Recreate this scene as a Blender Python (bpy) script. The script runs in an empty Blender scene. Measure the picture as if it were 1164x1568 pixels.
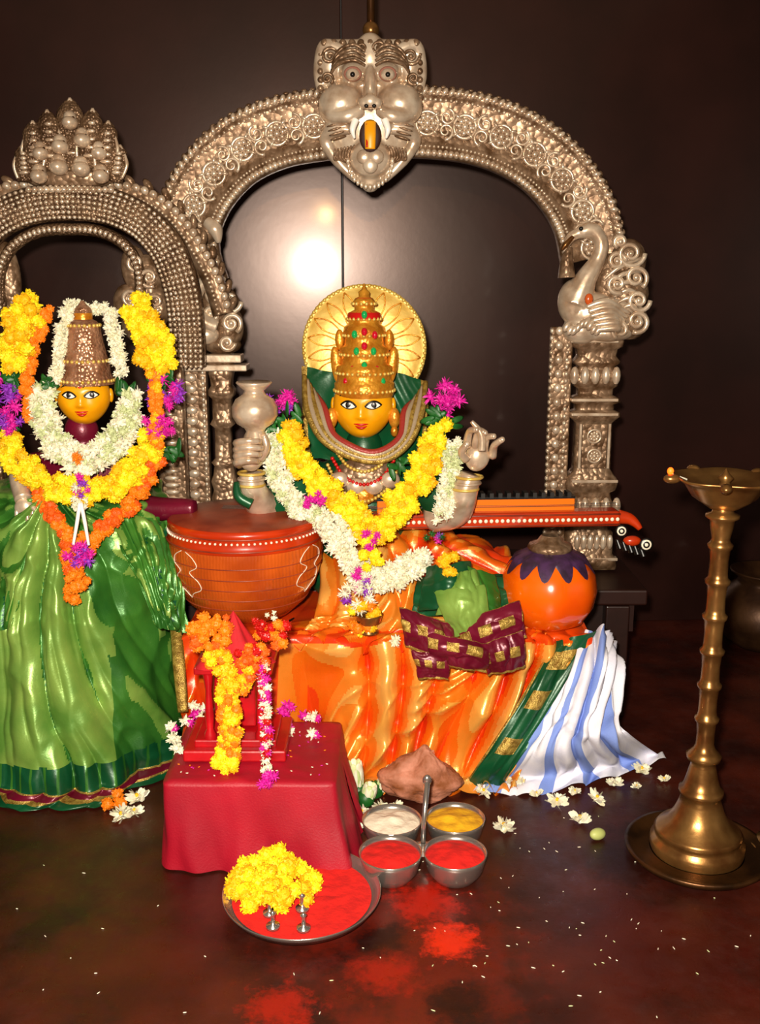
import bpy, math, random
from mathutils import Vector, Matrix, Euler, noise
R=random.Random(7)
pi=math.pi
# ---------------------------------------------------------------- camera calibration (metres; camera 1.1 m up, pitched 13 deg down)
PITCH=math.radians(13); C13=math.cos(PITCH); S13=math.sin(PITCH); T13=math.tan(PITCH)
FPX=1570.0; H=1.1; S=1.0206
def T(vy):
    u=(vy*S-800)/FPX
    return (T13+u)/(1-T13*u)
def sc(vy,D): return D*(C13+S13*T(vy))*S/FPX
def W(vx,vy,D):
    t=T(vy); return Vector(((vx*S-594)*D*(C13+S13*t)/FPX, D, H-D*t))
def F(vx,vy,z=0.0):
    return W(vx,vy,(H-z)/T(vy))
# ---------------------------------------------------------------- materials
def lin(c):
    return tuple(((x/12.92) if x<=0.04045 else ((x+0.055)/1.055)**2.4) for x in c)
def hx(s):
    s=s.lstrip('#'); return lin([int(s[i:i+2],16)/255 for i in (0,2,4)])
def mat(name,col,rough=.5,metal=0.,bump=0.,bs=60,col2=None,cs=12,btype='noise',coat=0.,sheen=0.,emit=0.,sss=0.,dist=.004,sharp=False,cr_=.05,tint=None):
    m=bpy.data.materials.new(name); m.use_nodes=True
    nt=m.node_tree; b=nt.nodes['Principled BSDF']
    c=hx(col) if isinstance(col,str) else col
    b.inputs['Base Color'].default_value=(*c,1)
    b.inputs['Roughness'].default_value=rough; b.inputs['Metallic'].default_value=metal
    b.inputs['Coat Weight'].default_value=coat; b.inputs['Coat Roughness'].default_value=cr_; b.inputs['Sheen Weight'].default_value=sheen
    if tint: b.inputs['Specular Tint'].default_value=(*tint,1)
    if sss: b.inputs['Subsurface Weight'].default_value=sss; b.inputs['Subsurface Scale'].default_value=.01
    if emit: b.inputs['Emission Color'].default_value=(*c,1); b.inputs['Emission Strength'].default_value=emit
    tc=nt.nodes.new('ShaderNodeTexCoord')
    if col2:
        n=nt.nodes.new('ShaderNodeTexNoise'); n.inputs['Scale'].default_value=cs; n.inputs['Detail'].default_value=4
        nt.links.new(tc.outputs['Object'],n.inputs['Vector'])
        r=nt.nodes.new('ShaderNodeValToRGB')
        lo,hi=(.46,.54) if sharp else (.36,.64)
        r.color_ramp.elements[0].position=lo; r.color_ramp.elements[1].position=hi
        r.color_ramp.elements[0].color=(*c,1); c2=hx(col2) if isinstance(col2,str) else col2
        r.color_ramp.elements[1].color=(*c2,1)
        nt.links.new(n.outputs['Fac'],r.inputs['Fac']); nt.links.new(r.outputs['Color'],b.inputs['Base Color'])
    if bump:
        bn=nt.nodes.new('ShaderNodeBump'); bn.inputs['Strength'].default_value=bump; bn.inputs['Distance'].default_value=dist
        if btype=='voronoi':
            t=nt.nodes.new('ShaderNodeTexVoronoi'); t.inputs['Scale'].default_value=bs; o=t.outputs['Distance']
            bn.invert=True
        elif btype=='wave':
            t=nt.nodes.new('ShaderNodeTexWave'); t.inputs['Scale'].default_value=bs; t.inputs['Distortion'].default_value=3; o=t.outputs['Fac']
        else:
            t=nt.nodes.new('ShaderNodeTexNoise'); t.inputs['Scale'].default_value=bs; t.inputs['Detail'].default_value=5; o=t.outputs['Fac']
        nt.links.new(tc.outputs['Object'],t.inputs['Vector']); nt.links.new(o,bn.inputs['Height'])
        nt.links.new(bn.outputs['Normal'],b.inputs['Normal'])
    return m
SILV=mat('silver_repousse','#9c7f64',.36,.5,.6,75,'#64482f',34,'voronoi')
SILVS=mat('silver_smooth','#ead6bc',.28,.5,.12,60,'#c0a488',26)
SILVD=mat('silver_scale','#7e6248',.38,.5,.7,150,'#563e2a',25,'voronoi',dist=.006)
COPS=mat('copper_silver_crown','#c09070',.32,.55,.7,130,'#8a5a3e',40,'voronoi')
BRASS=mat('brass','#a87c44',.28,.8,.12,50,'#744a24',14)
BRASSD=mat('brass_dark','#5c3a1c',.36,.7,.2,60,'#34200f',14)
GOLD=mat('gold_leaf','#e8a030',.33,.5,.5,120,'#c87818',40,'voronoi',dist=.002)
GOLDS=mat('gold_plain','#e4c468',.38,.35,.15,80,'#d0a848',30)
SKIN=mat('painted_yellow_face','#f4a808',.32,0,.03,40,'#ec9a06',20,coat=.3)
WHITE=mat('eye_white','#f4efe6',.3); BLACK=mat('paint_black','#0c0806',.35); RED=mat('paint_red','#c01410',.35)
GEMR=mat('ruby_gem','#c00824',.08,0,coat=1); GEMG=mat('emerald_gem','#0ca050',.08,0,coat=1)
YEL=mat('marigold_yellow','#f8cc00',.6,0,.2,200,'#ffe41c',60,sss=.1)
YEL2=mat('marigold_deep_yellow','#f4b800',.6,sss=.1)
ORG=mat('marigold_orange','#f48000',.6,sss=.1); ORG2=mat('marigold_dark_orange','#e85c04',.6)
WHT=mat('jasmine_white','#f4ecd6',.55,0,0,50,'#e2dab8',40,sss=.15)
WHTG=mat('jasmine_green_tint','#c4cc98',.55)
PNK=mat('aster_pink','#d8189c',.55,sss=.1); PUR=mat('aster_purple','#9030b8',.55)
LEAF=mat('leaf_green','#1c6420',.45,0,.2,80,'#0e4416',30)
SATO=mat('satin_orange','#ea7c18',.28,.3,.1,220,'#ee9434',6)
SATG=mat('satin_gold_sheen','#f0a440',.28,.3,.1,220,'#eeb058',6)  # painted sheen for the ridges of the orange folds
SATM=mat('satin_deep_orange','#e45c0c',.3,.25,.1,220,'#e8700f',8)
SATR=mat('satin_red_orange','#d8340a',.32,.15,.1,220,'#e04c0c',9)  # red cloth areas, plus painted shade in the orange fold valleys
GRN=mat('satin_green','#42802a',.32,.25,.1,220,'#286020',8)
GRNL=mat('satin_light_green','#86a84a',.34,.25,.1,220,'#5c8a34',9)
GRND=mat('satin_dark_green','#0e5430',.34,.15,.08,200,'#0a4020',9)
MAR=mat('silk_maroon','#74102c',.32,.2,.1,200,'#5c0a20',9)
GBORD=mat('zari_border','#c0a04c',.36,.5,.6,300,'#8a6a28',90)
REDC=mat('cotton_red','#ac0824',.55,0,.2,260,'#940820',6)
WCL=mat('cotton_white','#eceaf2',.8,0,.2,300,'#dcdcec',20); BCL=mat('cotton_blue_stripe','#7c94d8',.8,0,.2,300)
WOODO=mat('veena_wood','#cc5a18',.22,0,.15,45,'#a44010',9,'wave',coat=.5)
NECKM=mat('veena_neck_red','#c83808',.26,0,.05,40,'#a82808',9,coat=.5)
WOODD=mat('dark_wood','#28100a',.4,0,.15,20,'#180a06',8)
GOURD=mat('gourd_orange','#ee6404',.2,0,.04,20,'#dc4a04',6,coat=.6)
SOUND=mat('soundboard','#7a2a18',.4,0,.1,60,'#a04428',14)
STEEL=mat('steel','#b8b0a8',.22,.85,.05,40)
KUM=mat('kumkum_red','#e0180c',.9,0,.6,90,'#c81008',30)
HALD=mat('turmeric','#e8b010',.9,0,.6,90,'#c88c08',30); RICE=mat('rice_flour','#e8dcc4',.9,0,.6,90)
COCO=mat('coconut_husk','#8a4c26',.7,0,1.,55,'#c8846a',22)
# ---------------------------------------------------------------- mesh builder
class MB:
    def __init__(s): s.v=[];s.f=[];s.fm=[];s.sm=[];s.mats=[]
    def mi(s,m):
        if m not in s.mats: s.mats.append(m)
        return s.mats.index(m)
    def add(s,g,m,M=None,smooth=True):
        vs,fs=g; o=len(s.v)
        if M is not None: s.v.extend([M@Vector(v) for v in vs])
        else: s.v.extend(vs)
        if isinstance(m,list):
            for f,mm in zip(fs,m): s.f.append(tuple(i+o for i in f)); s.fm.append(s.mi(mm)); s.sm.append(smooth)
        else:
            k=s.mi(m)
            for f in fs: s.f.append(tuple(i+o for i in f)); s.fm.append(k); s.sm.append(smooth)
    def build(s,name,parent=None,remesh=0,smooth=0,solid=0):
        vs=[Vector(v) for v in s.v]
        mn=Vector([min(v[i] for v in vs) for i in range(3)]); mx=Vector([max(v[i] for v in vs) for i in range(3)])
        c=Vector(((mn.x+mx.x)/2,(mn.y+mx.y)/2,mn.z))
        me=bpy.data.meshes.new(name); me.from_pydata([v-c for v in vs],[],s.f)
        for m in s.mats: me.materials.append(m)
        me.polygons.foreach_set('material_index',s.fm); me.polygons.foreach_set('use_smooth',s.sm); me.update()
        o=bpy.data.objects.new(name,me); bpy.context.scene.collection.objects.link(o); o.location=c
        if parent:
            o.parent=parent; o.location=c-parent.location
        if remesh:
            r=o.modifiers.new('r','REMESH'); r.mode='VOXEL'; r.voxel_size=remesh; r.use_smooth_shade=True
            if smooth:
                q=o.modifiers.new('s','SMOOTH'); q.iterations=smooth; q.factor=.6
        if solid:
            q=o.modifiers.new('t','SOLIDIFY'); q.thickness=solid; q.offset=0
        return o
def empty(name,loc=(0,0,0)):
    e=bpy.data.objects.new(name,None); bpy.context.scene.collection.objects.link(e); e.location=loc; e.empty_display_size=.05
    return e
def sph(nu=16,nv=10):
    vs=[(0,0,1)];fs=[]
    for j in range(1,nv):
        a=pi*j/nv
        for i in range(nu):
            b=2*pi*i/nu; vs.append((math.sin(a)*math.cos(b),math.sin(a)*math.sin(b),math.cos(a)))
    vs.append((0,0,-1)); L=len(vs)-1
    for i in range(nu):
        fs.append((0,1+i,1+(i+1)%nu)); fs.append((L,L-nu+(i+1)%nu,L-nu+i))
    for j in range(nv-2):
        for i in range(nu):
            a=1+j*nu; fs.append((a+i,a+nu+i,a+nu+(i+1)%nu,a+(i+1)%nu))
    return vs,fs
SP=sph(); SPL=sph(8,6); SPH=sph(28,18)
def ell(mb,c,r,m,rot=(0,0,0),hi=SP):
    mb.add(hi,m,Matrix.Translation(c)@Euler(rot).to_matrix().to_4x4()@Matrix.Diagonal((*r,1)))
def ev(mb,x,y,D,rx,rd,rz,m,tilt=0,hi=SP):
    s=sc(y,D); ell(mb,W(x,y,D),(rx*s,rd*s,rz*s),m,(0,math.radians(tilt),0),hi)
def box(mb,c,h,m,rot=(0,0,0),bev=.0):
    b=min(bev,min(h)*.45) if bev else 0
    if b==0:
        vs=[(x,y,z) for x in(-1,1) for y in(-1,1) for z in(-1,1)]
        vs=[(x*h[0],y*h[1],z*h[2]) for x,y,z in vs]
        fs=[(0,1,3,2),(4,6,7,5),(0,4,5,1),(2,3,7,6),(0,2,6,4),(1,5,7,3)]
    else:
        vs=[];n=4
        def loop(ins,z):
            st=len(vs)
            for (sx,sy,a0) in((1,1,0),(-1,1,90),(-1,-1,180),(1,-1,270)):
                for k in range(n):
                    a=math.radians(a0+90*k/(n-1))
                    vs.append((sx*(h[0]-b)+(b-ins)*math.cos(a),sy*(h[1]-b)+(b-ins)*math.sin(a),z))
            return st
        sts=[loop(b*.99,-h[2]),loop(b*.3,-h[2]+b*.3),loop(0,-h[2]+b),loop(0,h[2]-b),loop(b*.3,h[2]-b*.3),loop(b*.99,h[2])]
        N=4*n;fs=[]
        for a,c2 in zip(sts,sts[1:]):
            for i in range(N): fs.append((a+i,a+(i+1)%N,c2+(i+1)%N,c2+i))
        fs.append(tuple(range(N))[::-1]); fs.append(tuple(sts[-1]+i for i in range(N)))
    mb.add((vs,fs),m,Matrix.Translation(c)@Euler(rot).to_matrix().to_4x4(),smooth=False)
def lathe(prof,n=40,sq=0,lobes=0,la=0):
    vs=[];fs=[]
    for r,z in prof:
        for i in range(n):
            a=2*pi*i/n; q=1
            if sq: q=(abs(math.cos(a))**sq+abs(math.sin(a))**sq)**(-1/sq)
            if lobes: q*=1+la*math.cos(lobes*a)
            vs.append((r*q*math.cos(a),r*q*math.sin(a),z))
    for j in range(len(prof)-1):
        for i in range(n): fs.append((j*n+i,j*n+(i+1)%n,(j+1)*n+(i+1)%n,(j+1)*n+i))
    return vs,fs
def lv(mb,x,D,prof,m,n=36,y0=None,**k):
    X=W(x,y0 if y0 else prof[len(prof)//2][1],D).x
    p=[(max(.0003,r*sc(y,D)),W(x,y,D).z) for r,y in prof]
    mb.add(lathe(p,n,**k),m,Matrix.Translation((X,D,0)))
def cr(P,n,closed=False):
    P=[Vector(p) for p in P]; out=[]; N=len(P)
    for k in range(n+1):
        t=k/n*(N-1); i=min(int(t),N-2); f=t-i
        p0=P[max(i-1,0)];p1=P[i];p2=P[i+1];p3=P[min(i+2,N-1)]
        out.append(.5*((2*p1)+(p2-p0)*f+(2*p0-5*p1+4*p2-p3)*f*f+(3*p1-p0-3*p2+p3)*f**3))
    return out
def tube(P,r,n=10,flat=1.,up=None):
    vs=[];fs=[];N=len(P); P=[Vector(p) for p in P]
    nrm=None
    for i,p in enumerate(P):
        t=(P[min(i+1,N-1)]-P[max(i-1,0)]);
        if t.length<1e-9: t=Vector((0,0,1))
        t.normalize()
        if nrm is None:
            a=up if up else (Vector((0,1,0)) if abs(t.y)<.9 else Vector((1,0,0)))
            nrm=(a-t*a.dot(t)).normalized()
        else:
            nrm=nrm-t*nrm.dot(t)
            nrm=nrm.normalized() if nrm.length>1e-6 else Vector((0,1,0))
        b=t.cross(nrm); rr=r[i] if isinstance(r,(list,tuple)) else r
        for k in range(n):
            a=2*pi*k/n; vs.append(p+nrm*(rr*flat*math.cos(a))+b*(rr*math.sin(a)))
    for i in range(N-1):
        for k in range(n): fs.append((i*n+k,i*n+(k+1)%n,(i+1)*n+(k+1)%n,(i+1)*n+k))
    fs.append(tuple(range(n))[::-1]); fs.append(tuple((N-1)*n+k for k in range(n)))
    return vs,fs
def tv(mb,pts,r,m,n=10,seg=None,flat=1.):
    seg=seg or max(8,len(pts)*5)
    P=cr([W(*p) for p in pts],seg); s=sc(pts[0][1],pts[0][2])
    if isinstance(r,(int,float)): rr=r*s
    else:
        rr=[]
        for k in range(seg+1):
            t=k/seg*(len(r)-1); i=min(int(t),len(r)-2); rr.append((r[i]*(1-(t-i))+r[i+1]*(t-i))*s)
    mb.add(tube(P,rr,n,flat),m)
def spiral(x,y,D,r,turns=1.6,a0=0,sg=1,n=26):
    return [(x+r*(1-.85*k/n)*math.cos(a0+sg*2*pi*turns*k/n), y+r*(1-.85*k/n)*math.sin(a0+sg*2*pi*turns*k/n), D-.003*k/n) for k in range(n+1)]
def curl(mb,x,y,D,r,m,th=3,turns=1.5,a0=0,sg=1):
    p=spiral(x,y,D,r,turns,a0,sg); tv(mb,p,[th,th,th*.8,th*.6],m,6,seg=30); ev(mb,x,y,D-.003,th*1.3,th*1.3,th*1.3,m,hi=SPL)
def gridfn(fn,nu,nv):
    vs=[fn(i/nu,j/nv) for j in range(nv+1) for i in range(nu+1)]
    fs=[(j*(nu+1)+i,j*(nu+1)+i+1,(j+1)*(nu+1)+i+1,(j+1)*(nu+1)+i) for j in range(nv) for i in range(nu)]
    return vs,fs
def nz(x,y,s): return noise.noise(Vector((x,y,s)))
def foldf(u,v,freq,seed,warp,wr):
    w=nz(u*1.7+seed,v*1.5,seed*1.7)*warp*2.5+nz(u*5+seed,v*1.1,seed*2.7)*warp*.9
    a=.35+1.3*abs(nz(u*3+seed,v*1.6,seed+7))
    s=(abs(math.sin(pi*(freq*u+w)))**.85*2-1.1)*1.1
    w2=nz(u*2.5,v*2.5,seed+2)
    r=1-2*abs(nz(u*freq*.8+v*1.5*freq*.4+w2*2,v*freq*.35-u*1.2+w2,seed+11))*1.8
    return s*a+wr*r+wr*.3*nz(u*16,v*9,seed+4)
def sheet(mb,rows,nu,nv,m,amp=.01,freq=6,seed=0,warp=.6,ampfn=None,wr=.4,m3=None):
    A=[cr(r,nu) for r in rows]; cols=[cr([a[i] for a in A],nv) for i in range(nu+1)]
    G=[[cols[i][j] for i in range(nu+1)] for j in range(nv+1)]
    vs=[];hh=[]
    for j in range(nv+1):
        for i in range(nu+1):
            du=G[j][min(i+1,nu)]-G[j][max(i-1,0)]; dv=G[min(j+1,nv)][i]-G[max(j-1,0)][i]
            n=dv.cross(du); n=n.normalized() if n.length>1e-9 else Vector((0,-1,0))
            if n.y>0 and abs(n.y)>abs(n.z): n=-n
            u=i/nu;v=j/nv; h=foldf(u,v,freq,seed,warp,wr); hh.append(h)
            vs.append(G[j][i]+n*(amp*(ampfn(u,v) if ampfn else 1)*h))
    fs=[];ms=[]
    for j in range(nv):
        for i in range(nu):
            fs.append((j*(nu+1)+i,j*(nu+1)+i+1,(j+1)*(nu+1)+i+1,(j+1)*(nu+1)+i))
            if m3: ms.append(m3((i+.5)/nu,(j+.5)/nv,hh[j*(nu+1)+i]))
            else: ms.append(m((i+.5)/nu,(j+.5)/nv) if callable(m) else m)
    mb.add((vs,fs),ms)
def frames(P):
    out=[]
    for i,p in enumerate(P):
        t=(P[min(i+1,len(P)-1)]-P[max(i-1,0)]).normalized(); out.append((p,t,Vector((-t.z,0,t.x))))
    return out
def band(mb,P,prof,m,wf=None):
    fr=frames(P); n=len(prof); vs=[];fs=[]
    for i,(p,t,nn) in enumerate(fr):
        k=wf(i/(len(fr)-1)) if wf else 1
        for a,b in prof: vs.append(p+nn*a*k+Vector((0,b,0)))
    for i in range(len(fr)-1):
        for k in range(n): fs.append((i*n+k,i*n+(k+1)%n,(i+1)*n+(k+1)%n,(i+1)*n+k))
    fs.append(tuple(range(n))); fs.append(tuple((len(fr)-1)*n+k for k in range(n))[::-1])
    mb.add((vs,fs),m)
def along(P,step,off=0):
    out=[];acc=off; fr=frames(P)
    for i in range(len(P)-1):
        L=(P[i+1]-P[i]).length
        while acc<L:
            f=acc/L; p=P[i].lerp(P[i+1],f); t=fr[i][1].lerp(fr[i+1][1],f).normalized(); out.append((p,t,Vector((-t.z,0,t.x)))); acc+=step
        acc-=L
    return out
def fm(p,t,n,s=1.,o=(0,0)):
    M=Matrix(((t.x,0,n.x,p.x),(t.y,1,n.y,p.y),(t.z,0,n.z,p.z),(0,0,0,1)))
    return M@Matrix.Translation((0,o[1],o[0]))@Matrix.Scale(s,4)
def beads(mb,P,step,off_n,off_y,r,m,tilt=0):
    for p,t,n in along(P,step): mb.add(SPL,m,fm(p,t,n,1,(off_n,off_y))@Matrix.Rotation(tilt,4,'Y')@Matrix.Diagonal((*r,1)))
# ---------------------------------------------------------------- flowers
def petals(n,w,l,inner=.25,core=0,curve=.2,flat=0,seed=1):
    rr=random.Random(seed); vs=[];fs=[]
    for k in range(n):
        if flat:
            a=2*pi*k/n+rr.uniform(-.2,.2); e=rr.uniform(.05,.5)*(1 if k%2 else 1.6)
            d=Vector((math.cos(a)*math.cos(e),math.sin(a)*math.cos(e),math.sin(e)))
        else:
            z=1-2*(k+.5)/n; a=k*2.39996; q=math.sqrt(1-z*z); d=Vector((q*math.cos(a),q*math.sin(a),z))
            d=(d+Vector([rr.uniform(-.2,.2) for _ in range(3)])).normalized()
        s=d.cross(Vector((rr.uniform(-1,1),rr.uniform(-1,1),rr.uniform(-1,1)))).normalized(); b=d.cross(s)
        L=l*rr.uniform(.75,1.1); o=len(vs)
        vs+= [d*inner-s*w*.35, d*inner+s*w*.35, d*(inner+(L-inner)*.6)+s*w*.5+b*curve*.2*L, d*L+s*w*.2+b*curve*L, d*L-s*w*.2+b*curve*L, d*(inner+(L-inner)*.6)-s*w*.5+b*curve*.2*L]
        fs+= [(o,o+1,o+2,o+5),(o+5,o+2,o+3,o+4)]
    if core:
        o=len(vs); vs+=[Vector(v)*core for v in SPL[0]]; fs+=[tuple(i+o for i in f) for f in SPL[1]]
    return vs,fs
MG=[petals(84,.3,.98,.6,.8,.25,seed=i) for i in range(3)]
JS=[petals(26,.34,1.08,.2,.55,.15,seed=i+9) for i in range(3)]
AS=[petals(34,.2,1.1,.2,.4,.1,seed=i+20) for i in range(3)]
FLW=petals(14,.4,1.,.1,.18,.1,flat=1,seed=5)
def rotm(): return Euler((R.uniform(0,6.3),R.uniform(0,6.3),R.uniform(0,6.3))).to_matrix().to_4x4()
def flower(mb,p,r,protos,m): mb.add(R.choice(protos),m,Matrix.Translation(p)@rotm()@Matrix.Scale(r,4),smooth=False)
def garland(mb,pts,rpx,protos,ms,fr=.6,step=.8,layers=2,seg=None):
    P=cr([W(*p) for p in pts],(seg or len(pts)*10)); s=sc(pts[0][1],pts[0][2]); r=rpx*s; fl=r*fr
    for p,t,n in along(P,fl*step):
        for k in range(layers):
            o=Vector((R.uniform(-1,1),R.uniform(-.7,.4),R.uniform(-1,1)))*(r-fl*.8)
            flower(mb,p+o,fl*R.uniform(.85,1.15),protos,R.choice(ms))
def cluster(mb,x,y,D,rpx,n,fr,protos,ms,dep=.6):
    s=sc(y,D); c=W(x,y,D)
    for k in range(n):
        a=R.uniform(0,2*pi); q=math.sqrt(R.random())*rpx*s
        flower(mb,c+Vector((q*math.cos(a),R.uniform(-dep,dep)*rpx*s*.5,q*math.sin(a))),rpx*s*fr*R.uniform(.85,1.15),protos,R.choice(ms))
def leaves(mb,x,y,D,n,l,m=LEAF):
    for k in range(n):
        c=W(x+R.uniform(-12,12),y+R.uniform(-10,10),D); 
        ell(mb,c,(l*sc(y,D),.002,l*.35*sc(y,D)),m,(R.uniform(-.5,.5),R.uniform(0,6),R.uniform(-.6,.6)),SPL)
# ================================================================ ROOM
def nodeM(name):
    m=bpy.data.materials.new(name); m.use_nodes=True; return m,m.node_tree,m.node_tree.nodes['Principled BSDF']
m,nt,b=nodeM('polished_dark_floor')
geo=nt.nodes.new('ShaderNodeNewGeometry')
n1=nt.nodes.new('ShaderNodeTexNoise'); n1.inputs['Scale'].default_value=6; n1.inputs['Detail'].default_value=8
nt.links.new(geo.outputs['Position'],n1.inputs['Vector'])
cr1=nt.nodes.new('ShaderNodeValToRGB'); e=cr1.color_ramp.elements
e[0].position=.35;e[0].color=(*hx('#280c07'),1); e[1].position=.7; e[1].color=(*hx('#4e1c10'),1)
nt.links.new(n1.outputs['Fac'],cr1.inputs['Fac']); last=cr1.outputs['Color']
def spill(center,rad,last,col,thr=.5,st=.9,ns=16):
    vm=nt.nodes.new('ShaderNodeVectorMath'); vm.operation='DISTANCE'; vm.inputs[1].default_value=center
    nt.links.new(geo.outputs['Position'],vm.inputs[0])
    mr=nt.nodes.new('ShaderNodeMapRange'); mr.inputs['From Min'].default_value=0; mr.inputs['From Max'].default_value=rad; mr.inputs['To Min'].default_value=.6; mr.inputs['To Max'].default_value=-.1
    nt.links.new(vm.outputs['Value'],mr.inputs['Value'])
    nn=nt.nodes.new('ShaderNodeTexNoise'); nn.inputs['Scale'].default_value=ns; nn.inputs['Detail'].default_value=12; nn.inputs['Roughness'].default_value=.8
    nt.links.new(geo.outputs['Position'],nn.inputs['Vector'])
    ad=nt.nodes.new('ShaderNodeMath'); ad.operation='ADD'; nt.links.new(mr.outputs['Result'],ad.inputs[0]); nt.links.new(nn.outputs['Fac'],ad.inputs[1])
    r=nt.nodes.new('ShaderNodeMapRange'); r.inputs['From Min'].default_value=thr+.42; r.inputs['From Max'].default_value=thr+.6; r.inputs['To Max'].default_value=st
    nt.links.new(ad.outputs[0],r.inputs['Value'])
    mx=nt.nodes.new('ShaderNodeMix'); mx.data_type='RGBA'; nt.links.new(r.outputs['Result'],mx.inputs['Factor'])
    nt.links.new(last,mx.inputs['A']); mx.inputs['B'].default_value=(*hx(col),1)
    return mx.outputs['Result']
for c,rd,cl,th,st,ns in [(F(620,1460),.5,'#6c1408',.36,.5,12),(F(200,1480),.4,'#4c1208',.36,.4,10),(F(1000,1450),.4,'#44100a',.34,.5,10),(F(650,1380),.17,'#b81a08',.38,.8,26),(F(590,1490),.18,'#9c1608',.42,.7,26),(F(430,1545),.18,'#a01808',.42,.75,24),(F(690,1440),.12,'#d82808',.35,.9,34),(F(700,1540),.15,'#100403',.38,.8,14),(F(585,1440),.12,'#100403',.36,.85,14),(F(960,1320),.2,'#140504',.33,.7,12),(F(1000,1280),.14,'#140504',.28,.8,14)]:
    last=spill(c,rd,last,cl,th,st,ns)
nt.links.new(last,b.inputs['Base Color'])
sx=nt.nodes.new('ShaderNodeSeparateXYZ'); nt.links.new(geo.outputs['Position'],sx.inputs[0])
mm=nt.nodes.new('ShaderNodeMath'); mm.operation='MODULO'; mm.inputs[1].default_value=.19; nt.links.new(sx.outputs['Y'],mm.inputs[0])
gt=nt.nodes.new('ShaderNodeMath'); gt.operation='GREATER_THAN'; gt.inputs[1].default_value=.004; nt.links.new(mm.outputs[0],gt.inputs[0])
n2=nt.nodes.new('ShaderNodeTexNoise'); n2.inputs['Scale'].default_value=28; n2.inputs['Detail'].default_value=8; n2.inputs['Roughness'].default_value=.7; nt.links.new(geo.outputs['Position'],n2.inputs['Vector'])
ad=nt.nodes.new('ShaderNodeMath'); ad.operation='ADD'; nt.links.new(gt.outputs[0],ad.inputs[0]); nt.links.new(n2.outputs['Fac'],ad.inputs[1])
bn=nt.nodes.new('ShaderNodeBump'); bn.inputs['Strength'].default_value=.4; bn.inputs['Distance'].default_value=.003; nt.links.new(ad.outputs[0],bn.inputs['Height']); nt.links.new(bn.outputs[0],b.inputs['Normal'])
mr=nt.nodes.new('ShaderNodeMapRange'); mr.inputs['From Min'].default_value=.3; mr.inputs['From Max'].default_value=.7; mr.inputs['To Min'].default_value=.2; mr.inputs['To Max'].default_value=.55; nt.links.new(n2.outputs['Fac'],mr.inputs['Value']); nt.links.new(mr.outputs[0],b.inputs['Roughness'])
FLOOR=m
WALL=mat('wall_dark_maroon','#1c0a08',.5,0,.1,12,'#120606',2)
DOOR=mat('door_dark_laminate','#2a1410',.27,0,.08,26,'#1e0e0b',3,dist=.0015,coat=.25,cr_=.09,tint=(1,.76,.68))
mb=MB(); box(mb,(0,1.27,-.03),(1.9,2.07,.03),FLOOR); mb.build('floor')
# the back wall stands about 3 degrees off square to the viewing direction
def turn(o):
    Rz=Matrix.Rotation(math.radians(3.0),4,'Z'); P0=Vector((0,3.16,0))
    o.location=P0+Rz@(o.location-P0); o.rotation_euler=(0,0,math.radians(3.0))
mb=MB(); box(mb,(0,3.2,1.3),(1.88,.04,1.3),WALL); turn(mb.build('wall_back'))
mb=MB(); box(mb,(-1.93,1.25,1.3),(.03,2.09,1.3),WALL); mb.build('wall_left')
mb=MB(); box(mb,(1.93,1.25,1.3),(.03,2.09,1.3),WALL); mb.build('wall_right')
seam=W(524,400,3.12).x
for k,(a,c) in enumerate(((seam-1.5,seam-.002),(seam+.002,seam+1.65))):
    mb=MB(); box(mb,((a+c)/2,3.135,1.1),((c-a)/2,.018,1.1),DOOR,bev=.002); turn(mb.build('door_%d'%(k+1)))
for k,x in enumerate((seam-1.535,seam+1.685)):
    mb=MB(); box(mb,(x,3.13,1.12),(.026,.025,1.12),WALL,bev=.004); turn(mb.build('trim_%d'%(k+1)))
mb=MB(); box(mb,(-.28,2.6,.325),(.95,.2,.02),WOODD,bev=.005)
for x in(-1.15,-.3,.6): 
    for y in(2.44,2.76): box(mb,(x,y,.15),(.03,.03,.15),WOODD,bev=.004)
box(mb,(-.28,2.46,.26),(.93,.012,.04),WOODD)
mb.build('arch_platform')
# ================================================================ BIG ARCH
DA=2.6
arch=empty('ornate_silver_arch',(.05,DA,.345))
mb=MB()
ctr=[(303,440),(288,390),(290,340),(315,285),(360,237),(420,207),(490,193),(567,188),(650,189),(720,197),(780,216),(832,248),(872,292),(897,340),(908,395)]
P=cr([W(x,y,DA) for x,y in ctr],150)
prof=[(.082,.02),(.082,-.012),(.072,-.024),(.06,-.012),(.052,-.008),(-.052,-.008),(-.06,-.014),(-.07,-.022),(-.08,-.012),(-.08,.02)]
band(mb,P,prof,SILV)
beads(mb,P,.0155,.071,-.022,(.0065,.008,.011),SILVS,.5)
beads(mb,P,.012,.054,-.012,(.004,.004,.004),SILVS)
beads(mb,P,.015,-.069,-.02,(.0075,.008,.009),SILVS)
beads(mb,P,.011,-.053,-.012,(.0035,.004,.0035),SILVS)
beads(mb,P,.02,.084,-.002,(.008,.008,.005),SILV)
def rosette(M,s):
    ring=[(.02*math.cos(a),0,.02*math.sin(a)) for a in [2*pi*i/20 for i in range(21)]]
    mb.add(tube(ring,.0032,6),SILVS,M@Matrix.Scale(s,4))
    for k in range(8):
        a=2*pi*k/8; mb.add(SPL,SILVS,M@Matrix.Scale(s,4)@Matrix.Translation((.011*math.cos(a),-.002,.011*math.sin(a)))@Matrix.Diagonal((.005,.004,.005,1)))
    mb.add(SPL,SILVS,M@Matrix.Scale(s,4)@Matrix.Diagonal((.007,.007,.007,1)))
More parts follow.
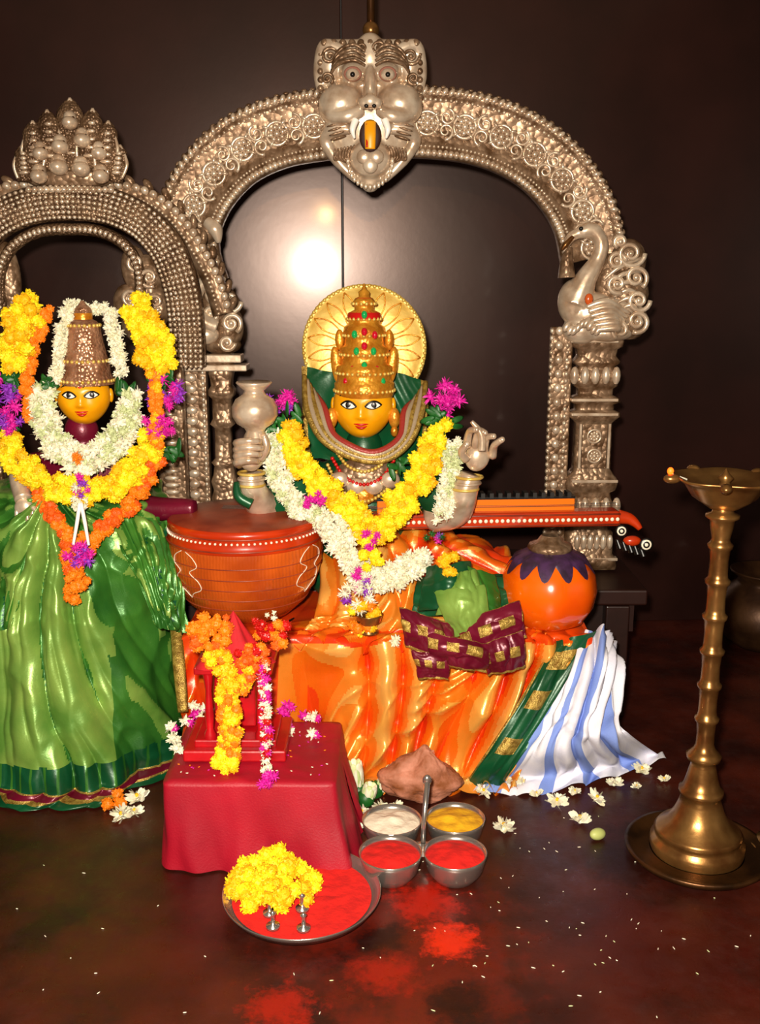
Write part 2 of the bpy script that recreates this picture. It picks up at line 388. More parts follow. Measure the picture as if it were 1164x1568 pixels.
def scroll(M,s,fl=1):
    for q in(1,-1):
        pts=[]
        for k in range(25):
            r=.021*(1-.8*k/24); a=pi/2*q+q*fl*2*pi*1.4*k/24
            pts.append((r*math.cos(a),-.003,r*math.sin(a)+q*.017))
        mb.add(tube(pts,[.0042*(1-.5*i/24) for i in range(25)],6),SILVS,M@Matrix.Scale(s,4))
    for q in(-1,1):
        for j in range(3):
            mb.add(SPL,SILVS,M@Matrix.Translation((q*.026,-.002,(j-1)*.02))@Matrix.Rotation(q*(j-1)*.7,4,'Y')@Matrix.Diagonal((.01,.005,.004,1)))
for i,(p,t,n) in enumerate(along(P,.046,.02)):
    M=fm(p,t,n,1,(0,-.012))
    if i%2==0: rosette(M,1.35)
    else: scroll(M,.95,1 if i%4==1 else -1)
mb.build('arch_band',arch)
def pillar(x0,x1,levels,D,dep=.5,y0=560):
    xc=(x0+x1)/2
    X=W(xc,y0,D).x; pr=[]
    for hw,y in levels: pr.append((hw*(x1-x0)/2*sc(y,D),W(xc,y,D).z))
    g=lathe(pr,32,sq=6); mb.add(g,SILV,Matrix.Translation((X,D,0))@Matrix.Diagonal((1,dep,1,1)))
    return X
mb=MB()
LV=[(.3,512),(.95,514),(1.0,522),(.95,530),(.78,534),(.74,545),(.88,552),(.86,556),(.7,560),(.82,566),(.9,578),(.82,590),(.68,594),(.66,604),(.92,608),(.95,614),(.74,618),(.72,626),(.95,630),(.98,636),(.8,642),(.7,646),(.7,716),(.8,722),(.95,730),(1.,738),(.92,748),(.74,752),(.8,762),(.92,775),(.86,788),(.74,794),(.76,806),(.9,812),(.92,845),(1.05,850),(1.1,866),(.3,868)]
pillar(872,952,LV,DA,.55)
for y,n in((575,5),(775,5)):
    for k in range(n): ev(mb,880+k*16,y,DA-.035,7,7,14,SILVS,hi=SPL)
for y in(668,698):
    rosette(fm(W(910,y,DA-.042),Vector((1,0,0)),Vector((0,0,1))),.85)
box(mb,W(910,683,DA-.037),(.032,.004,.058),SILV,bev=.003)
for dx in(-22,22): box(mb,W(910+dx,683,DA-.04),(.003,.004,.058),SILVS)
for k in range(6): ev(mb,884+k*10,830,DA-.045,5,4,12,SILVS,hi=SPL)
for y in(522,612,634,736,855): box(mb,W(910,y,DA-.028),(.06,.012,.004),SILVS,bev=.002)
a=W(858,500,DA);c=W(852,770,DA)
box(mb,((a.x+c.x)/2,DA,(a.z+.36)/2),(.028,.014,(a.z-.36)/2),SILV,bev=.004)
for k in range(34):
    z=a.z-.01-k*(a.z-.37)/34
    for dx in(-.02,.02): mb.add(SPL,SILVS,Matrix.Translation((a.x-.003+dx,DA-.017,z))@Matrix.Diagonal((.0055,.006,.0065,1)))
    if k%2==0: mb.add(SPL,SILVS,Matrix.Translation((a.x-.003,DA-.016,z))@Matrix.Diagonal((.011,.006,.011,1)))
mb.build('pillar_right',arch)
mb=MB()
LV2=[(.3,540),(1.05,542),(1.1,550),(1.0,556),(.8,562),(.9,570),(.8,580),(.75,590),(.95,596),(.95,604),(.7,610),(.7,640),(.9,648),(.6,654),(.62,700),(.9,706),(.7,712),(.8,725),(.95,735),(.8,748),(.95,760),(1.1,785),(1.1,800),(1.2,866),(.3,868)]
pillar(318,360,LV2,DA-.03,.9)
a=W(292,548,DA-.03)
box(mb,(a.x,DA-.03,(a.z+.35)/2),(.04,.016,(a.z-.35)/2),SILV,bev=.004)
for k in range(40):
    z=a.z-.008-k*(a.z-.36)/40
    for dx in(-.032,.032): mb.add(SPL,SILVS,Matrix.Translation((a.x+dx,DA-.048,z))@Matrix.Diagonal((.005,.005,.0065,1)))
    if k%2: mb.add(SPL,SILVS,Matrix.Translation((a.x,DA-.047,z))@Matrix.Diagonal((.016,.006,.011,1)))
box(mb,W(320,562,DA-.035),(.1,.035,.008),SILVS,bev=.003)
box(mb,W(320,548,DA-.035),(.085,.03,.01),SILVS,bev=.003)
mb.build('pillar_left',arch)
D=DA-.03
mb=MB()
ev(mb,905,478,D,38,24,30,SILVS,tilt=-20,hi=SPH); ev(mb,878,462,D,24,22,34,SILVS,hi=SPH); ev(mb,940,480,D,34,20,26,SILVS,hi=SPH); ev(mb,890,505,D,30,22,22,SILVS)
ev(mb,930,510,D,40,20,14,SILVS)
tv(mb,[(882,462,D),(897,428,D-.01),(914,400,D-.01),(921,375,D-.01),(911,355,D-.01),(897,352,D-.01)],[27,17,12,11,12,12],SILVS,14,seg=30)
ev(mb,896,354,D-.01,15,12,11,SILVS)
tv(mb,[(890,356,D-.01),(876,362,D-.01),(866,376,D-.01),(864,388,D-.01)],[9,8,6,2],SILVS,10)
mb.build('swan_body',arch,remesh=.0035,smooth=3)
mb=MB()
tv(mb,[(872,378,D-.01),(868,400,D-.01),(868,425,D-.01)],[5,10,14],SILV)
ev(mb,890,350,D-.03,3.5,3,3.5,BLACK,hi=SPL); tv(mb,[(878,362,D-.02),(866,375,D-.02),(860,383,D-.02)],[3,5,2],BRASS)
ev(mb,902,458,D-.055,7,4,9,mat('orange_gem','#c8541c',.2,coat=1),hi=SPL)
for k in range(6):
    tv(mb,[(898+k*3,470+k*7,D-.055),(930+k*3,462+k*8,D-.055),(965-k*4,480+k*6,D-.03)],[3,7,2],SILVS,8)
for k in range(9):
    ev(mb,868+k*6,500+6*math.sin(k),D-.055,5,4,9,SILVS,tilt=30,hi=SPL)
ev(mb,962,400,D+.01,28,18,34,SILV); ev(mb,960,450,D+.01,34,20,34,SILV); ev(mb,965,492,D+.01,28,18,28,SILV); ev(mb,935,430,D+.01,24,16,40,SILV)
for x,y,r,a0,sg in((966,388,22,0,1),(974,425,18,1,-1),(978,460,18,0,1),(976,492,18,2,-1),(945,400,14,0,-1),(945,435,15,1,1),(950,505,14,2,1),(950,370,10,2,1)):
    curl(mb,x,y,D-.03,r,SILVS,4,1.6,a0,sg)
for k in range(6):
    tv(mb,[(925+k*5,428+k*9,D-.025),(950+k*4,408+k*12,D-.03),(984,395+k*20,D-.01)],[2,4,3],SILVS,6)
mb.build('plume',arch)
mb=MB(); D=DA-.03
for x,y,rx,rz in((335,470,34,34),(315,510,30,24),(350,500,24,34),(300,470,24,30),(340,528,30,14),(300,432,22,26),(318,355,16,18)):
    ev(mb,x,y,D,rx,20,rz,SILV)
for x,y,r,a0,sg in((352,462,18,0,1),(354,495,16,1,-1),(330,450,14,2,1),(348,525,12,0,1),(322,480,14,3,-1)): curl(mb,x,y,D-.035,r,SILVS,4,1.6,a0,sg)
tv(mb,[(330,500,D-.03),(310,490,D-.04),(298,465,D-.04),(306,440,D-.04),(320,430,D-.04),(332,438,D-.04)],[14,13,11,10,11,5],SILVS,12)
ev(mb,312,512,D-.03,24,16,16,SILVS)
tv(mb,[(318,340,D-.02),(330,352,D-.03),(335,372,D-.03)],[10,12,3],SILVS)
curl(mb,308,400,D-.02,16,SILVS,4,1.5,1,1); curl(mb,300,355,D-.02,14,SILVS,4,1.5,1,-1)
mb.build('yali_left',arch)
D=DA-.05
mb=MB()
K=SILVS
ev(mb,567,175,D+.03,70,30,105,K,hi=SPH)
box(mb,W(567,90,D+.01),(.118,.03,.04),K,bev=.012)
ev(mb,567,88,D-.01,26,20,36,K)
for q in(-1,1):
    X=lambda v:567+q*v
    ev(mb,X(45),160,D-.01,36,32,32,K,tilt=q*20,hi=SPH)
    ev(mb,X(60),100,D,24,20,30,K); ev(mb,X(25),112,D-.02,22,20,16,K)
    ev(mb,X(48),192,D-.02,24,18,14,K,tilt=q*20)
    tv(mb,[(X(12),168,D-.05),(X(35),178,D-.06),(X(62),176,D-.04),(X(74),155,D-.02)],[9,11,9,5],K,12)
    tv(mb,[(X(30),198,D-.04),(X(55),200,D-.03),(X(68),215,D-.01),(X(50),245,D-.01),(X(20),278,D-.01)],[7,10,11,10,5],K,12)
    ev(mb,X(10),158,D-.08,9,9,9,K)
    tv(mb,[(X(40),78,D-.03),(X(70),70,D-.02),(X(78),110,D),(X(74),140,D)],[8,10,10,8],K,10)
ev(mb,567,135,D-.05,11,20,34,K); ev(mb,567,155,D-.08,13,12,11,K)
ev(mb,567,243,D-.02,32,18,28,K,hi=SPH); ev(mb,567,270,D,18,12,24,K)
mb.build('kirtimukha_mask',arch,remesh=.0035,smooth=4)
mb=MB()
EYEO=mat('enamel_pink','#a87060',.3)
for q in(-1,1):
    X=lambda v:567+q*v
    ev(mb,X(27),113,D-.065,14,8,11,EYEO,hi=SP); ev(mb,X(27),114,D-.072,11,7,9,SILVS); ev(mb,X(27),114,D-.084,4,4,4,BLACK,hi=SPL)
    for k in range(4): tv(mb,[(X(8),100-k*7,D-.055+k*.003),(X(26),92-k*8,D-.065+k*.004),(X(50),98-k*6,D-.055+k*.004),(X(60),112,D-.04)],[2.2,3,3,2],SILV,6)
    curl(mb,X(62),86,D-.035,14,SILV,3,1.6,0,q); curl(mb,X(12),74,D-.035,11,SILV,2.6,1.5,0,-q)
    curl(mb,X(66),120,D-.03,10,SILV,2.6,1.5,1,q)
    ev(mb,X(6),162,D-.1,3.5,3,3,BLACK,hi=SPL)
    tv(mb,[(X(22),183,D-.065),(X(27),198,D-.07),(X(24),212,D-.07)],[6,5,1.5],WHITE,8)
    for k in range(4): ev(mb,X(52-k*1),190+k*7,D-.045,16-k,3,2.2,SILV,tilt=q*15,hi=SPL)
    for k in range(7):
        tv(mb,[(X(24+k*5),222+k*1,D-.035),(X(30+k*4),238+k*1,D-.025),(X(22+k*3),262-k*3,D-.02)],[1.5,2.6,1],SILV,6)
    for k in range(8):
        ev(mb,X(76),70+k*13,D-.02,5,5,5,SILV,hi=SPL)
for k in range(11): ev(mb,497+k*14,66,D-.03,6,5,6,SILV,hi=SPL)
TON=mat('tongue_orange','#f0a008',.4)
ev(mb,567,208,D-.065,17,5,24,mat('mouth_dark','#30140c',.6)); 
tv(mb,[(567,187,D-.07),(567,205,D-.085),(567,228,D-.085)],[9,9,8],TON,10,flat=.5)
tv(mb,[(562,190,D-.078),(562,225,D-.094)],[1.6,1.6],RED,6)
for q in(-1,1): ev(mb,567+q*9,240,D-.055,12,6,11,SILVS)
ev(mb,567,252,D-.055,12,6,13,SILVS)
for k in range(17):
    a=pi*k/16; ev(mb,567+34*math.cos(a),246+40*math.sin(a),D-.03,3,3,5,SILVS,hi=SPL)
lv(mb,567,D+.01,[(.1,293),(6,288),(8,280)],SILVS,12)
mb.build('mask_details',arch)
mb=MB(); p=W(568,60,DA); 
mb.add(tube([p,(p.x,p.y,2.05)],.0095,12),BRASSD); ell(mb,(p.x,p.y,p.z+.02),(.02,.02,.02),BRASS)
mb.build('top_rod',arch)
# ================================================================ SERPENT ARCH
DB=2.46
sa=empty('serpent_silver_arch',(W(107,500,DB).x,DB,.345))
mb=MB()
def mir(r): return [(214-x,y) for x,y in r][:-1]+[ (x,y) for x,y in r[::-1]]
cB=[(288,560),(286,500),(278,440),(258,385),(225,345),(185,322),(145,312),(107,310)]
cA=[(345,480),(330,430),(308,388),(280,345),(245,312),(205,295),(155,291),(107,291)]
cC=[(212,470),(215,430),(206,395),(185,370),(150,354),(107,351)]
PB=cr([W(x,y,DB) for x,y in mir(cB)],150); band(mb,PB,[(.042,.012),(.042,-.012),(.03,-.024),(0,-.03),(-.03,-.024),(-.042,-.012),(-.042,.012)],SILVD)
for row in range(-3,4):
    beads(mb,PB,.0125,row*.0115,-.029+abs(row)*.0025,(.0052,.0035,.0042),SILVS)
PA=cr([W(x,y,DB+.03) for x,y in mir(cA)],130)
band(mb,PA,[(.02,.012),(.02,-.008),(.01,-.02),(-.01,-.02),(-.03,-.008),(-.03,.012)],SILV)
beads(mb,PA,.02,.012,-.02,(.011,.009,.009),SILVS,.6); beads(mb,PA,.011,-.012,-.022,(.004,.005,.004),SILVS)
for i,(p,t,n) in enumerate(along(PA,.04)): mb.add(SPL,SILV,fm(p,t,n,1,(.026,-.004))@Matrix.Rotation(.6,4,'Y')@Matrix.Diagonal((.018,.01,.009,1)))
PC=cr([W(x,y,DB-.01) for x,y in mir(cC)],90); mb.add(tube(PC,.014,12),SILVD); beads(mb,PC,.012,.0,-.014,(.005,.004,.007),SILVS)
for x,y,rx,rz in((205,410,20,34),(225,430,24,40),(195,465,22,30),(240,470,20,34),(215,500,30,24),(9,430,24,60)): ev(mb,x,y,DB+.015,rx,14,rz,SILV)
for x,y,r in((207,402,13),(228,425,15),(200,455,13),(238,462,13),(212,490,13)): curl(mb,x,y,DB-.015,r,SILVS,3.4,1.6,1,1)
for xx in(250,-36):
    p=W(xx+8,560,DB); box(mb,(p.x,DB,(p.z+.345)/2),(.035,.02,(p.z-.345)/2),SILV,bev=.005)
    for k in range(30): mb.add(SPL,SILVS,Matrix.Translation((p.x,DB-.022,.36+k*(p.z-.37)/30))@Matrix.Diagonal((.02,.006,.006,1)))
mb.build('serpent_coils',sa)
mb=MB(); D=DB-.01
ev(mb,107,270,D+.01,72,14,22,SILV,hi=SPH)
hoods=[(107,262,107,150,24),(80,262,72,168,20),(134,262,142,166,20),(52,268,50,185,18),(160,268,166,185,18),(38,278,34,222,15),(176,278,184,222,15)]
for i,(bx_,by_,tx_,ty_,w_) in enumerate(hoods):
    dd=D-.012*(i>0)-.006*(i>2)
    tv(mb,[(bx_,by_,dd),(bx_*.6+tx_*.4,by_*.6+ty_*.4,dd-.005),(tx_*.8+bx_*.2,ty_*.8+by_*.2,dd),(tx_,ty_,dd+.005)],[w_*.7,w_,w_*.85,2],SILVD,14,seg=16,flat=.55)
    for q in(-1,1): tv(mb,[(bx_+q*w_*.7,by_-5,dd-.008),(bx_*.5+tx_*.5+q*w_*.95,by_*.5+ty_*.5,dd-.008),(tx_,ty_,dd)],[2.5,3,2],SILVS,6)
    for k in range(5): ev(mb,tx_*(.25+k*.13)+bx_*(.75-k*.13),ty_*(.25+k*.13)+by_*(.75-k*.13),dd-.018,w_*.5*(1-.1*k),3,3,SILVS,hi=SPL)
for x,y,r in((92,225,13),(126,215,13),(62,235,12),(152,235,12),(90,256,14),(124,259,14),(60,270,13),(154,270,13),(107,188,12)):
    ev(mb,x,y,D-.04,r,r*1.3,r*.85,SILVS,hi=SP); ev(mb,x,y-9,D-.03,r*.8,r,r*.8,SILVS)
    for q in(-1,1): ev(mb,x+q*5,y-8,D-.048,2.2,2,2.2,BRASSD,hi=SPL)
for x in range(44,176,9): ev(mb,x,290,D-.03,5,5,5,SILVS,hi=SPL)
mb.build('serpent_heads',sa)
# ================================================================ FACE
def bumps(x,z):
    g=lambda a:math.exp(-a*a); ax=abs(x)
    return (.13*g(x/.1)*g((z+.1)/.22)+.1*g(x/.12)*g((z+.24)/.08)+.05*g((ax-.12)/.06)*g((z+.27)/.06)-.03*g((ax-.34)/.17)*g((z-.1)/.1)
      +.04*g(x/.2)*g((z+.48)/.035)+.05*g(x/.16)*g((z+.58)/.04)+.06*g(x/.22)*g((z+.82)/.14)+.06*g((ax-.45)/.22)*g((z+.3)/.22)+.03*g((ax-.34)/.25)*g((z-.27)/.07))
def wz(z): return .92*(1-.13*max(0,-z)**1.6)
def fy(x,z): 
    return -(.8*math.sqrt(max(0,1-(x/wz(z))**2-z*z))+bumps(x,z))
def face(mb,C,h,yaw=0):
    M=Matrix.Translation(C)@Matrix.Rotation(yaw,4,'Z')@Matrix.Scale(h,4)
    vs,fs=sph(72,56); out=[]
    for X,Y,Z in vs:
        x=X*wz(Z); y=.8*Y
        if Y<0: y-=bumps(x,Z)*min(1,-Y*3)
        out.append((x,y,Z))
    mb.add((out,fs),SKIN,M)
    sp=lambda x,z,o=.01:Vector((x,fy(x,z)-o,z))
    for q in(-1,1):
        N=16; nr=6; g=[]
        for r in range(nr+1):
            f=r/nr
            for k in range(N+1):
                t=k/N*2-1; xx=q*(.37+t*.24)
                zt_=.08+.14*(1-t*t)+.02*t; zb_=.08-.09*(1-t*t)+.02*t
                g.append(sp(xx,zt_*(1-f)+zb_*f,.014))
        mb.add((g,[(r*(N+1)+k,r*(N+1)+k+1,(r+1)*(N+1)+k+1,(r+1)*(N+1)+k) for r in range(nr) for k in range(N)]),WHITE,M)
        mb.add(tube([p+Vector((0,-.012,0)) for p in g[:N+1]],.03,8),BLACK,M); mb.add(tube([p+Vector((0,-.012,0)) for p in g[-N-1:]],.017,8),BLACK,M)
        mb.add(SP,BLACK,M@Matrix.Translation(sp(q*.36,.1,.008))@Matrix.Diagonal((.11,.03,.115,1)))
        mb.add(SPL,WHITE,M@Matrix.Translation(sp(q*.36+.02,.14,.04))@Matrix.Diagonal((.018,.012,.018,1)))
        brow=[sp(q*(.1+.56*k/12),.35+.12*math.sin(pi*(k/12)**.8),.012) for k in range(13)]
        mb.add(tube(brow,[.014+.022*math.sin(pi*k/12) for k in range(13)],8),BLACK,M)
        mb.add(SP,SKIN,M@Matrix.Translation((q*.92,.1,.0))@Matrix.Diagonal((.09,.16,.25,1)))
    lipu=[sp(-.22+.44*k/12,-.49+.02*abs(math.cos(pi*k/12)),.012) for k in range(13)]
    lipl=[sp(-.18+.36*k/12,-.53-.06*math.sin(pi*k/12),.012) for k in range(13)]
    mb.add(tube(lipu,[.01+.028*math.sin(pi*k/12) for k in range(13)],8),RED,M)
    mb.add(tube(lipl,[.01+.034*math.sin(pi*k/12) for k in range(13)],8),RED,M)
    for zz,r in((.38,.07),(.5,.035)): mb.add(SP,RED,M@Matrix.Translation(sp(0,zz,0))@Matrix.Diagonal((r,.02,r*1.3,1)))
def finger(mb,p,pts,r,m):
    P=cr([p]+pts,10); mb.add(tube(P,[r*(1-.35*i/10) for i in range(11)],8),m); ell(mb,P[-1],(r*.66,)*3,m,hi=SPL)
# ================================================================ MAIN IDOL
idol=empty('goddess_idol',(W(557,900,2.33).x,2.33,.345))
DI=2.32
fc=W(556,621,DI); s=sc(622,DI)
mb=MB(); face(mb,fc,50*s,math.radians(-4))
mb.build('head',idol)
mb=MB()
c=W(558,532,2.42); r=95*sc(532,2.42)
Mh=Matrix.Translation(c)@Matrix.Rotation(pi/2,4,'X')
mb.add(lathe([(.0005,.004),(r*.5,.006),(r*.9,.004),(r*.95,.01),(r,.008),(r,-.004),(r*.9,-.006),(.0005,-.006)],72),GOLDS,Mh)
for k in range(72):
    a=2*pi*k/72; ell(mb,c+Vector((r*math.cos(a)*.975,-.01,r*math.sin(a)*.975)),(.0045,.004,.0045),GOLDS,hi=SPL)
for k in range(18):
    a=2*pi*(k+.5)/18
    for w in(-.13,.13):
        P=[c+Vector((r*q*math.cos(a+w*math.sin(pi*(q-.35)/.57)),-.009,r*q*math.sin(a+w*math.sin(pi*(q-.35)/.57)))) for q in [.35+.57*i/10 for i in range(11)]]
        mb.add(tube(P,.0018,5),GOLD)
mb.build('halo',idol)
mb=MB()
DC=DI+.005
lv(mb,558,DC,[(44,606),(46,598),(46,586),(42,582),(42,572),(44,568),(43,560),(36,556),(35,545),(38,540),(37,532),(31,528),(30,516),(33,512),(31,500),(25,496),(24,490),(26,487),(23,478),(15,474),(15,466),(18,463),(14,457),(8,454),(9,447),(4,443),(1,434)],GOLD,40,y0=560)
lv(mb,558,DC,[(27,488),(25,479),(17,475)],RED,24,y0=560)
lv(mb,558,DC,[(16,463),(13,456)],RED,24,y0=560)
Xc=W(558,560,DC).x
for y,rr,n in((597,46,34),(570,44,32),(542,38,28),(513,33,24),(488,26,20),(465,18,14)):
    z=W(558,y,DC).z; r=rr*sc(y,DC)
    for k in range(n):
        a=2*pi*k/n; ell(mb,(Xc+r*math.cos(a),DC+r*math.sin(a),z),(.004,)*3,GOLDS,hi=SPL)
for x,y,g in((558,508,GEMR),(543,512,GEMG),(574,513,GEMR),(558,530,GEMR),(546,538,GEMG),(572,538,GEMG),(558,560,GEMG),(540,566,GEMR),(577,566,GEMR),(530,584,GEMR),(558,585,GEMG),(586,584,GEMG),(558,482,GEMG)):
    q=(x-558)/46.; ev(mb,x,y,DC-.05*math.sqrt(max(0,1-q*q))-.004 if y>500 else DC-.04,5,5,6.5,g,hi=SPL)
for q in(-1,1):
    ev(mb,558+q*42,560,DC,9,6,30,GOLD,tilt=q*8); ev(mb,558+q*38,520,DC,7,5,16,GOLD)
    ev(mb,556+q*48,640,DC-.02,9,8,16,GOLD); ev(mb,556+q*48,660,DC-.02,6,6,9,GOLD,hi=SPL)
mb.build('crown',idol)
mb=MB(); D=DI+.02
for x,y,rx,rd,rz in((557,690,30,28,40),(557,740,80,45,50),(470,735,40,32,34),(645,735,40,32,34),(557,800,70,50,70),(557,870,90,60,60),(630,880,60,50,50)):
    ev(mb,x,y,D,rx,rd,rz,GRND,hi=SPH)
mb.build('torso_blouse',idol,remesh=.006,smooth=5)
mb=MB()
sheet(mb,[[W(462,560,2.40),W(510,570,2.41),W(557,575,2.41),W(605,570,2.41),W(652,585,2.40)],[W(462,620,2.36),W(500,640,2.38),W(557,650,2.38),W(620,640,2.38),W(655,630,2.36)],[W(470,700,2.3),W(510,705,2.3),W(557,710,2.31),W(610,705,2.3),W(650,700,2.3)]],50,24,lambda u,v:GBORD if (u<.07 or u>.93) else GRND,.005,7,3)
GREYS=mat('silk_grey_stripe','#b09c80',.4,.3,.3,300); ROSE=mat('silk_rose_edge','#9a3028',.4,.1,.3,300)
for k,(o,mm2) in enumerate(((0,GBORD),(7,GREYS),(13,GBORD),(20,GREYS),(27,ROSE))):
    tv(mb,[(466+o*.6,575+o,2.36),(470+o,625,2.3),(490+o*.7,668-o*.2,2.26),(525+o*.3,694-o*.5,2.235),(565,706-o*.5,2.225),(600-o*.3,700-o*.5,2.235),(630-o*.6,672-o*.2,2.26),(646-o,630,2.3),(652-o*.6,585+o,2.36)],[4,5,5.5,5,5,5,5.5,5,4],mm2,8,seg=50)
mb.build('veil',idol)
mb=MB()
ev(mb,560,735,2.26,52,18,36,SILV,hi=SPH)
for k,(w,y0,dy) in enumerate(((40,694,28),(48,702,40),(55,712,56))):
    P=cr([W(557-w,y0,2.25),W(557-w*.6,y0+dy*.7,2.225),W(557,y0+dy,2.215),W(557+w*.6,y0+dy*.7,2.225),W(557+w,y0,2.25)],60)
    for p,t,n in along(P,.0085): ell(mb,p,(.0045,)*3,(GOLDS if k!=1 else RED),hi=SPL)
ev(mb,557,760,2.225,16,6,14,GOLD)
for x,y in((520,735),(545,745),(572,745),(598,735)): ev(mb,x,y,2.225,15,8,13,SILVS)
mb.build('necklaces',idol)
mb=MB(); DH=2.15
tv(mb,[(425,775,2.24),(402,772,2.2),(388,752,DH+.01),(384,724,DH+.005)],[26,25,21,16],SILVS,14)
ev(mb,384,698,DH,20,13,24,SILVS)
ps=sc(690,DH)
for k in range(4):
    y=681+k*10; p=W(366,y,DH)
    finger(mb,p,[W(363,y-3,DH-.035),W(380,y-6,DH-.05),W(400-abs(k-1)*3,y-5,DH-.04)],7*ps,SILVS)
finger(mb,W(398,702,DH-.01),[W(408,686,DH-.02),W(405,669,DH-.02)],7.4*ps,SILVS)
for y in(724,733,742): 
    p=W(385,y,DH+.005); mb.add(tube([p+Vector((20*ps*math.cos(a),20*ps*math.sin(a),0)) for a in [2*pi*i/20 for i in range(21)]],.0034,6),GOLDS if y!=733 else SILVS)
lv(mb,390,DH,[(8,684),(14,676),(18,668),(14,660),(17,655),(28,648),(35,636),(35,622),(29,611),(18,604),(15,598),(22,592),(28,586),(26,584),(16,590)],SILVS,36)
mb.build('arm_with_water_pot',idol)
mb=MB()
tv(mb,[(665,790,2.24),(697,782,2.2),(710,756,DH+.01),(721,726,DH+.005)],[26,25,21,15],SILVS,14)
ev(mb,731,700,DH,19,12,22,SILVS,tilt=15)
for k in range(4):
    x=715+k*13; y=684+k*5
    finger(mb,W(x,y,DH),[W(x+2,y-18+abs(k-1)*2,DH-.015),W(x+6,y-30+abs(k-1)*5,DH-.03),W(x+15,y-26,DH-.045)],7*ps,SILVS)
finger(mb,W(714,703,DH-.01),[W(707,692,DH-.025),W(715,680,DH-.04)],7.4*ps,SILVS)
tv(mb,[(738,690,DH-.04),(737,665,DH-.04),(722,645,DH-.04)],[6,6,3],SILVS)
for y in(730,739,748):
    p=W(719-(y-730)*.35,y,DH+.005); mb.add(tube([p+Vector((20*ps*math.cos(a),20*ps*math.sin(a),0)) for a in [2*pi*i/20 for i in range(21)]],.0034,6),GOLDS if y!=739 else SILVS)
mb.build('raised_arm',idol)
mb=MB()
for pts,r in(([(470,730,2.28),(435,765,2.24),(400,772,2.21)],[30,30,28]),([(645,730,2.28),(680,782,2.23)],[30,28])): tv(mb,pts,r,GRND,14)
tv(mb,[(362,738,2.13),(366,760,2.12),(385,772,2.12)],[4,8,9],GRND)
mb.build('blouse_sleeves',idol)
mb=MB()
def fold_shade(u,v,h,red=0):  # painted crease shade and ridge sheen by fold height; red shifts the cloth colour
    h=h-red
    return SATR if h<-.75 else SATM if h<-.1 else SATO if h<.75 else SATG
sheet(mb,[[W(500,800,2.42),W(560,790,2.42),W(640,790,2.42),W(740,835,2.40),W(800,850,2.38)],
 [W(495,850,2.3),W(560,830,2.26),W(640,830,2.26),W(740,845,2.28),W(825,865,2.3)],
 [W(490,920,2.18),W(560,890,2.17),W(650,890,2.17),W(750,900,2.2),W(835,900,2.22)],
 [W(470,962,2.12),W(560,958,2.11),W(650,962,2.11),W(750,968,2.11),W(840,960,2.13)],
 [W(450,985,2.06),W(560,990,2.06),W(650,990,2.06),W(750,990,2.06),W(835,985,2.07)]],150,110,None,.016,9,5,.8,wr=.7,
 m3=lambda u,v,h: fold_shade(u,v,h,1.6 if v>.8 else (1.2 if (v<.5 and .5<u<.85) else 0)))
mb.build('saree_lap',idol)
# ================================================================ GARLANDS (main)
mb=MB()
garland(mb,[(446,655,2.18),(458,700,2.17),(492,742,2.15),(535,782,2.13),(576,820,2.11),(612,772,2.13),(650,720,2.15),(672,660,2.18)],25,MG,[YEL,YEL,YEL2],.46,.5,3)
garland(mb,[(416,672,2.2),(428,730,2.17),(455,775,2.15),(500,798,2.13)],21,JS,[WHT,WHT,WHT,WHTG],.5,.42,4)
garland(mb,[(694,680,2.2),(688,720,2.17),(682,765,2.15),(678,790,2.14)],18,JS,[WHT,WHT,WHTG],.5,.42,4)
garland(mb,[(500,795,2.12),(525,835,2.1),(560,880,2.09),(610,880,2.09),(648,850,2.1)],24,JS,[WHT],.48,.4,4)
cluster(mb,430,618,2.22,22,14,.45,AS,[PNK,PNK,PUR]); cluster(mb,680,612,2.22,26,16,.42,AS,[PNK]); cluster(mb,482,768,2.11,15,8,.5,AS,[PNK])
cluster(mb,665,820,2.1,13,6,.45,AS,[PUR,PNK,LEAF]); cluster(mb,567,828,2.07,15,8,.5,AS,[PNK]); cluster(mb,568,854,2.06,18,8,.5,MG,[YEL])
cluster(mb,548,888,2.06,18,12,.45,AS,[PUR,WHT,PNK]); cluster(mb,550,912,2.055,24,12,.45,AS,[PUR,WHT,WHT])
for x,y in((420,648),(662,640),(688,645),(445,636),(610,715)): leaves(mb,x,y,2.19,6,14)
cluster(mb,690,862,2.03,18,10,.5,MG,[YEL2,ORG])
mb.build('flower_garland')
mb=MB()
b0=W(565,985,2.06)
mb.add(lathe([(.0005,0),(.02,0),(.022,.004),(.012,.01),(.014,.016),(.026,.026),(.03,.042),(.031,.044),(.028,.044),(.02,.034),(.0005,.034)],28),BRASS,Matrix.Translation((b0.x,2.07,.352)))
cluster(mb,556,945,2.06,24,18,.4,MG,[YEL,ORG,YEL2]); cluster(mb,605,980,2.05,9,4,.9,JS,[WHT])
mb.build('brass_cup_of_marigolds')
